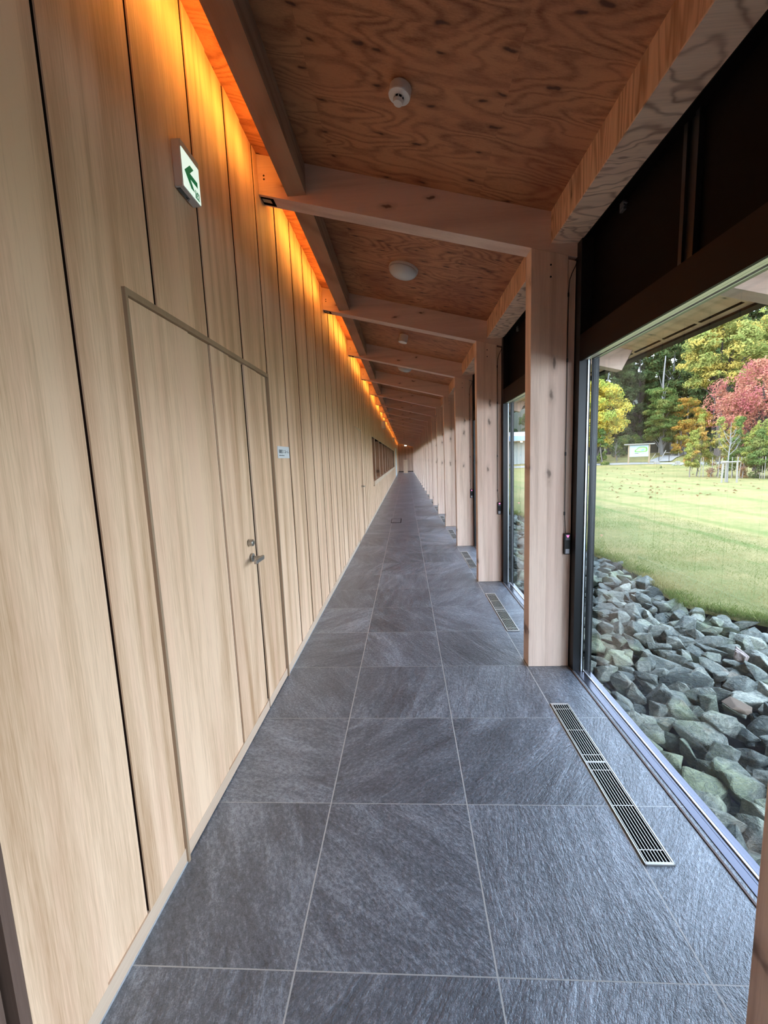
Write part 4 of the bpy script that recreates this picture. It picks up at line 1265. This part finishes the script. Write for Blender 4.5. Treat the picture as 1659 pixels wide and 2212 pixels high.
for i in range(7):
    t = (i+.5)/7
    x = 16.6 + 2.2*t; y = 23.6 - 4.0*t
    tree('low_shrub', 'low dry leaved shrub under the young grove', 'shrub', x, y, gz(x, y), gz(x, y)+0.75, 0.55, [L_DRY, L_OLIVE][i % 2], M_BARK, 5, 450, 0.05, 'round', 0.015, 'dry shrubs under the young grove')

# bare staked tree
bx, by = 14.83, 19.7; bz = gz(bx, by)
e = empty('staked_tree', (bx, by, bz))
m = MB(); m.tube([(bx, by, bz), (bx-.02, by, bz+1.2), (bx+.02, by, bz+1.75), (bx, by, bz+2.75)], [0.03, 0.026, 0.02, 0.006], 7)
rr = random.Random(3)
for i in range(11):
    z = bz + 1.25 + 0.09*i; a = i*2.4; L = 0.75 - 0.035*i
    p0 = Vector((bx, by, z)); d = Vector((math.cos(a), math.sin(a)*.8, 1.25)).normalized()
    p1 = p0 + d*L*.5 + Vector((math.cos(a)*.06, 0, 0)); p2 = p1 + (d + Vector((0, 0, .5))).normalized()*L*.6
    m.tube([p0, p1, p2], [0.012, 0.009, 0.003], 5)
    m.tube([p1, p1 + (d + Vector((rr.uniform(-.6, .6), rr.uniform(-.6, .6), .4))).normalized()*L*.45], [0.006, 0.002], 4)
m.build('trunk', M_BARKL, e)
tag(e, 'bare pale young tree held by a wooden frame on the lawn', 'tree')
e = empty('tree_stake_frame', (bx, by, bz))
for dx_, dy_ in ((-0.28, -0.05), (0.24, -0.22), (0.1, 0.25)):
    m = MB(); m.tube([(bx+dx_*1.05, by+dy_, bz-0.03), (bx+dx_*.9, by+dy_, bz+0.98)], 0.034, 8); m.build('leg', M_TIMBERW, e)
m = MB(); m.tube([(bx-.36, by-.06, bz+.93), (bx+.34, by-.22, bz+.95)], 0.032, 8); m.tube([(bx-.3, by-.06, bz+.96), (bx+.14, by+.26, bz+.96)], 0.03, 8); m.build('crossbar', M_TIMBERW, e)
tag(e, 'pale wooden support frame around the bare young tree', 'support frame')

# map board
sx, sy_ = 22.5, 41.0; sz = gz(sx, sy_)
e = empty('map_board', (sx, sy_, sz))
ux_, uy_ = math.cos(-0.35), math.sin(-0.35)
def rbox(mm, a0, a1, d0, d1, z0, z1):
    vs = []
    for z in (z0, z1):
        for a, d in ((a0, d0), (a1, d0), (a1, d1), (a0, d1)):
            vs.append((sx + ux_*a - uy_*d, sy_ + uy_*a + ux_*d, sz + z))
    mm.add(vs, [(0, 3, 2, 1), (4, 5, 6, 7), (0, 1, 5, 4), (1, 2, 6, 5), (2, 3, 7, 6), (3, 0, 4, 7)])
for a in (-0.85, 0.85):
    m = MB(); rbox(m, a-.06, a+.06, -.06, .06, -0.1, 1.85); m.build('post', M_TIMBER, e)
m = MB(); rbox(m, -1.25, 1.25, -.22, .22, 1.82, 1.92); m.build('roof_board', M_TIMBERW, e)
m = MB(); rbox(m, -0.80, 0.80, -.03, .03, 0.68, 1.78); brd = m.build('board', M_BOARD, e)
m = MB()
ring = [(-0.38, 1.16), (-0.30, 1.10), (0.2, 1.10), (0.62, 1.13), (0.70, 1.24), (0.70, 1.42), (0.64, 1.55), (0.4, 1.62), (0.08, 1.62), (-0.08, 1.54), (-0.2, 1.42), (-0.34, 1.30)]
def flat_poly(mm, pl, d):
    vs = [(sx + ux_*a - uy_*dd, sy_ + uy_*a + ux_*dd, sz + z) for dd in (d, d+0.004) for a, z in pl]
    n = len(pl)
    mm.add(vs, [tuple(range(n)), tuple(range(2*n-1, n-1, -1))] + [(i, (i+1) % n, (i+1) % n + n, i+n) for i in range(n)])
flat_poly(m, ring, -0.036); m.build('green_map_outline', M_MAPG, brd)
m = MB(); flat_poly(m, [(0.16 + (a-0.16)*.78, 1.37 + (z-1.37)*.70) for a, z in ring], -0.041); m.build('map_interior', plain('map_pale_green', (0.28, 0.36, 0.20), 0.6), brd)
m = MB(); flat_poly(m, [(0.1, 1.26), (0.36, 1.24), (0.42, 1.36), (0.5, 1.42), (0.3, 1.38), (0.2, 1.32)], -0.046); m.build('map_pond', M_MAPB, brd)
m = MB(); flat_poly(m, [(-0.34, 0.98), (-0.02, 0.98), (-0.02, 1.02), (-0.34, 1.02)], -0.036); flat_poly(m, [(0.28, 0.98), (0.45, 0.98), (0.45, 1.0), (0.28, 1.0)], -0.036); m.build('caption_line', M_INK, brd)
tag(e, 'roofed timber map board with a green map on white beside the path', 'sign board')

# poles, tripods, boxes
def pole(p0, p1, rad, name, label, cat, grp=None, mat=None):
    m = MB(); m.tube([p0, p1], rad, 7); o = m.build(name, mat or M_TIMBERW, None, loc=p0); tag(o, label, cat, grp); return o
z_ = gz(24.3, 42)
pole((24.1, 42, z_), (24.65, 42, z_+0.75), 0.03, 'leaning_pole', 'short pale pole leaning beside the map board', 'pole')
pole((25.2, 42.2, z_), (25.75, 42.2, z_+1.05), 0.035, 'leaning_pole', 'taller pale pole leaning at the path entrance', 'pole')
for i, (x, y) in enumerate(((24.75, 41.6), (25.35, 41.0))):
    m = MB(); m.tube([(x, y, gz(x, y)-.05), (x, y, gz(x, y)+0.62)], 0.025, 7); o = m.build('path_post', M_FASCIA, None, loc=(x, y, gz(x, y)))
    tag(o, ['slim dark post beside the path, nearer the map board', 'slim dark post beside the path, nearer the white marker'][i], 'post', 'dark path posts')
for i, (x, y) in enumerate(((28.7, 45.2), (29.6, 45.0))):
    e = empty('pole_tripod', (x, y, gz(x, y)))
    for a in (0.4, 2.5, 4.5):
        m = MB(); m.tube([(x + math.cos(a)*.5, y + math.sin(a)*.5, gz(x, y)-.05), (x - math.cos(a)*.05, y, gz(x, y)+1.7)], 0.03, 6); m.build('leg', M_TIMBERW, e)
    tag(e, ['tripod of thin pale poles under the orange tree', 'slightly taller tripod of thin pale poles nearer the young grove'][i], 'tripod', 'pole tripods')
m = MB(); z_ = gz(23.6, 40); m.box(23.42, 23.78, 39.85, 40.1, z_-.03, z_+0.24); o = m.build('utility_box', M_TIMBERW, None, loc=(23.6, 40, z_), bevel=0.03); tag(o, 'small white box on the grass beside the map board', 'box')
m = MB(); z_ = gz(24.6, 38.6); m.box(24.45, 24.80, 38.5, 38.7, z_-.03, z_+0.34); o = m.build('stone_marker', M_TIMBERW, None, loc=(24.6, 38.6, z_), bevel=0.02); tag(o, 'small pale marker block among loose stones by the path', 'marker')
rk = random.Random(9)
for i in range(14):
    o = bpy.data.objects.new('path_stone', rocks[i]); COL.objects.link(o)
    x = 23.9 + rk.uniform(0, 2.6); y = 38.6 - (x-24)*0.5 + rk.uniform(-.3, .3)
    o.location = (x, y, gz(x, y)+0.03); s = rk.uniform(0.09, 0.19); o.scale = (s*1.3, s, s)
    tag(o, 'grey stone in the small heap by the path marker', 'stone', 'stones heaped by the path marker')
m = MB()
x, y = 21.9, 36.5
m.tube([(x, y, gz(x, y)), (x+.05, y, gz(x, y)+.12), (x+.02, y, gz(x, y)+.22)], [0.1, 0.07, 0.02], 7); o = m.build('grass_tuft', L_OLIVE, None, loc=(x, y, gz(x, y)))
tag(o, 'small dark tuft standing on the yellow lawn in front of the map board', 'tuft')

# fallen leaves on the lawn
m = MB(); rl = random.Random(21)
leafm = leafmat('fallen_leaf_brown', (0.16, 0.09, 0.04), (0.28, 0.17, 0.07))
base = None
for i in range(150):
    y = rl.uniform(14, 38); x = rl.uniform(0.47*y, 0.84*y)
    if base is None:
        m = MB(); m.add([(-.06, 0, .02), (0, .035, .05), (.06, 0, .015), (0, -.04, .03)], [(0, 1, 2, 3)])
        base = m.build('fallen_leaf', leafm); o = base
    else:
        o = base.copy(); COL.objects.link(o)
    o.location = (x, y, gz(x, y) + 0.01); o.rotation_euler = (rl.uniform(-.4, .4), rl.uniform(-.4, .4), rl.uniform(0, 6)); s = rl.uniform(0.7, 1.5); o.scale = (s, s, s)
    tag(o, 'brown fallen leaf lying on the yellow-green lawn', 'fallen leaf', 'fallen leaves on the lawn')

# outbuilding seen through the second window
e = empty('outbuilding', (14.0, 47.0, 0.0))
m = MB(); m.box(8.0, 17.0, 47.0, 52.0, -0.2, 3.0); m.build('wall', M_CLAD, e)
m = MB()
for i in range(19): m.box(8.0+i*.5-.01, 8.0+i*.5+.01, 46.985, 47.0, 0.2, 2.75)
m.build('cladding_joint', M_INK2, e)
m = MB(); m.box(7.0, 17.6, 45.6, 53.0, 2.98, 3.50); m.build('roof_fascia', M_ROOFB, e)
m = MB(); vs = [(7, 45.6, 3.5), (17.6, 45.6, 3.5), (17.6, 53, 4.3), (7, 53, 4.3)]; m.add(vs, [(0, 1, 2, 3)]); m.build('roof', plain('grey_standing_roof', (0.45, 0.44, 0.45), 0.5), e)
m = MB(); m.box(7.2, 17.4, 45.7, 47.0, 2.93, 2.98); m.build('soffit', M_PLYE, e)
m = MB(); m.cyl((12.8, 46.3, 2.93), (0, 0, -1), 0.12, 0.12, 0.12, 16); m.build('lamp', M_LAMP, e)
tag(e, 'pale outbuilding with blue-grey roof edge seen through the second window', 'building')
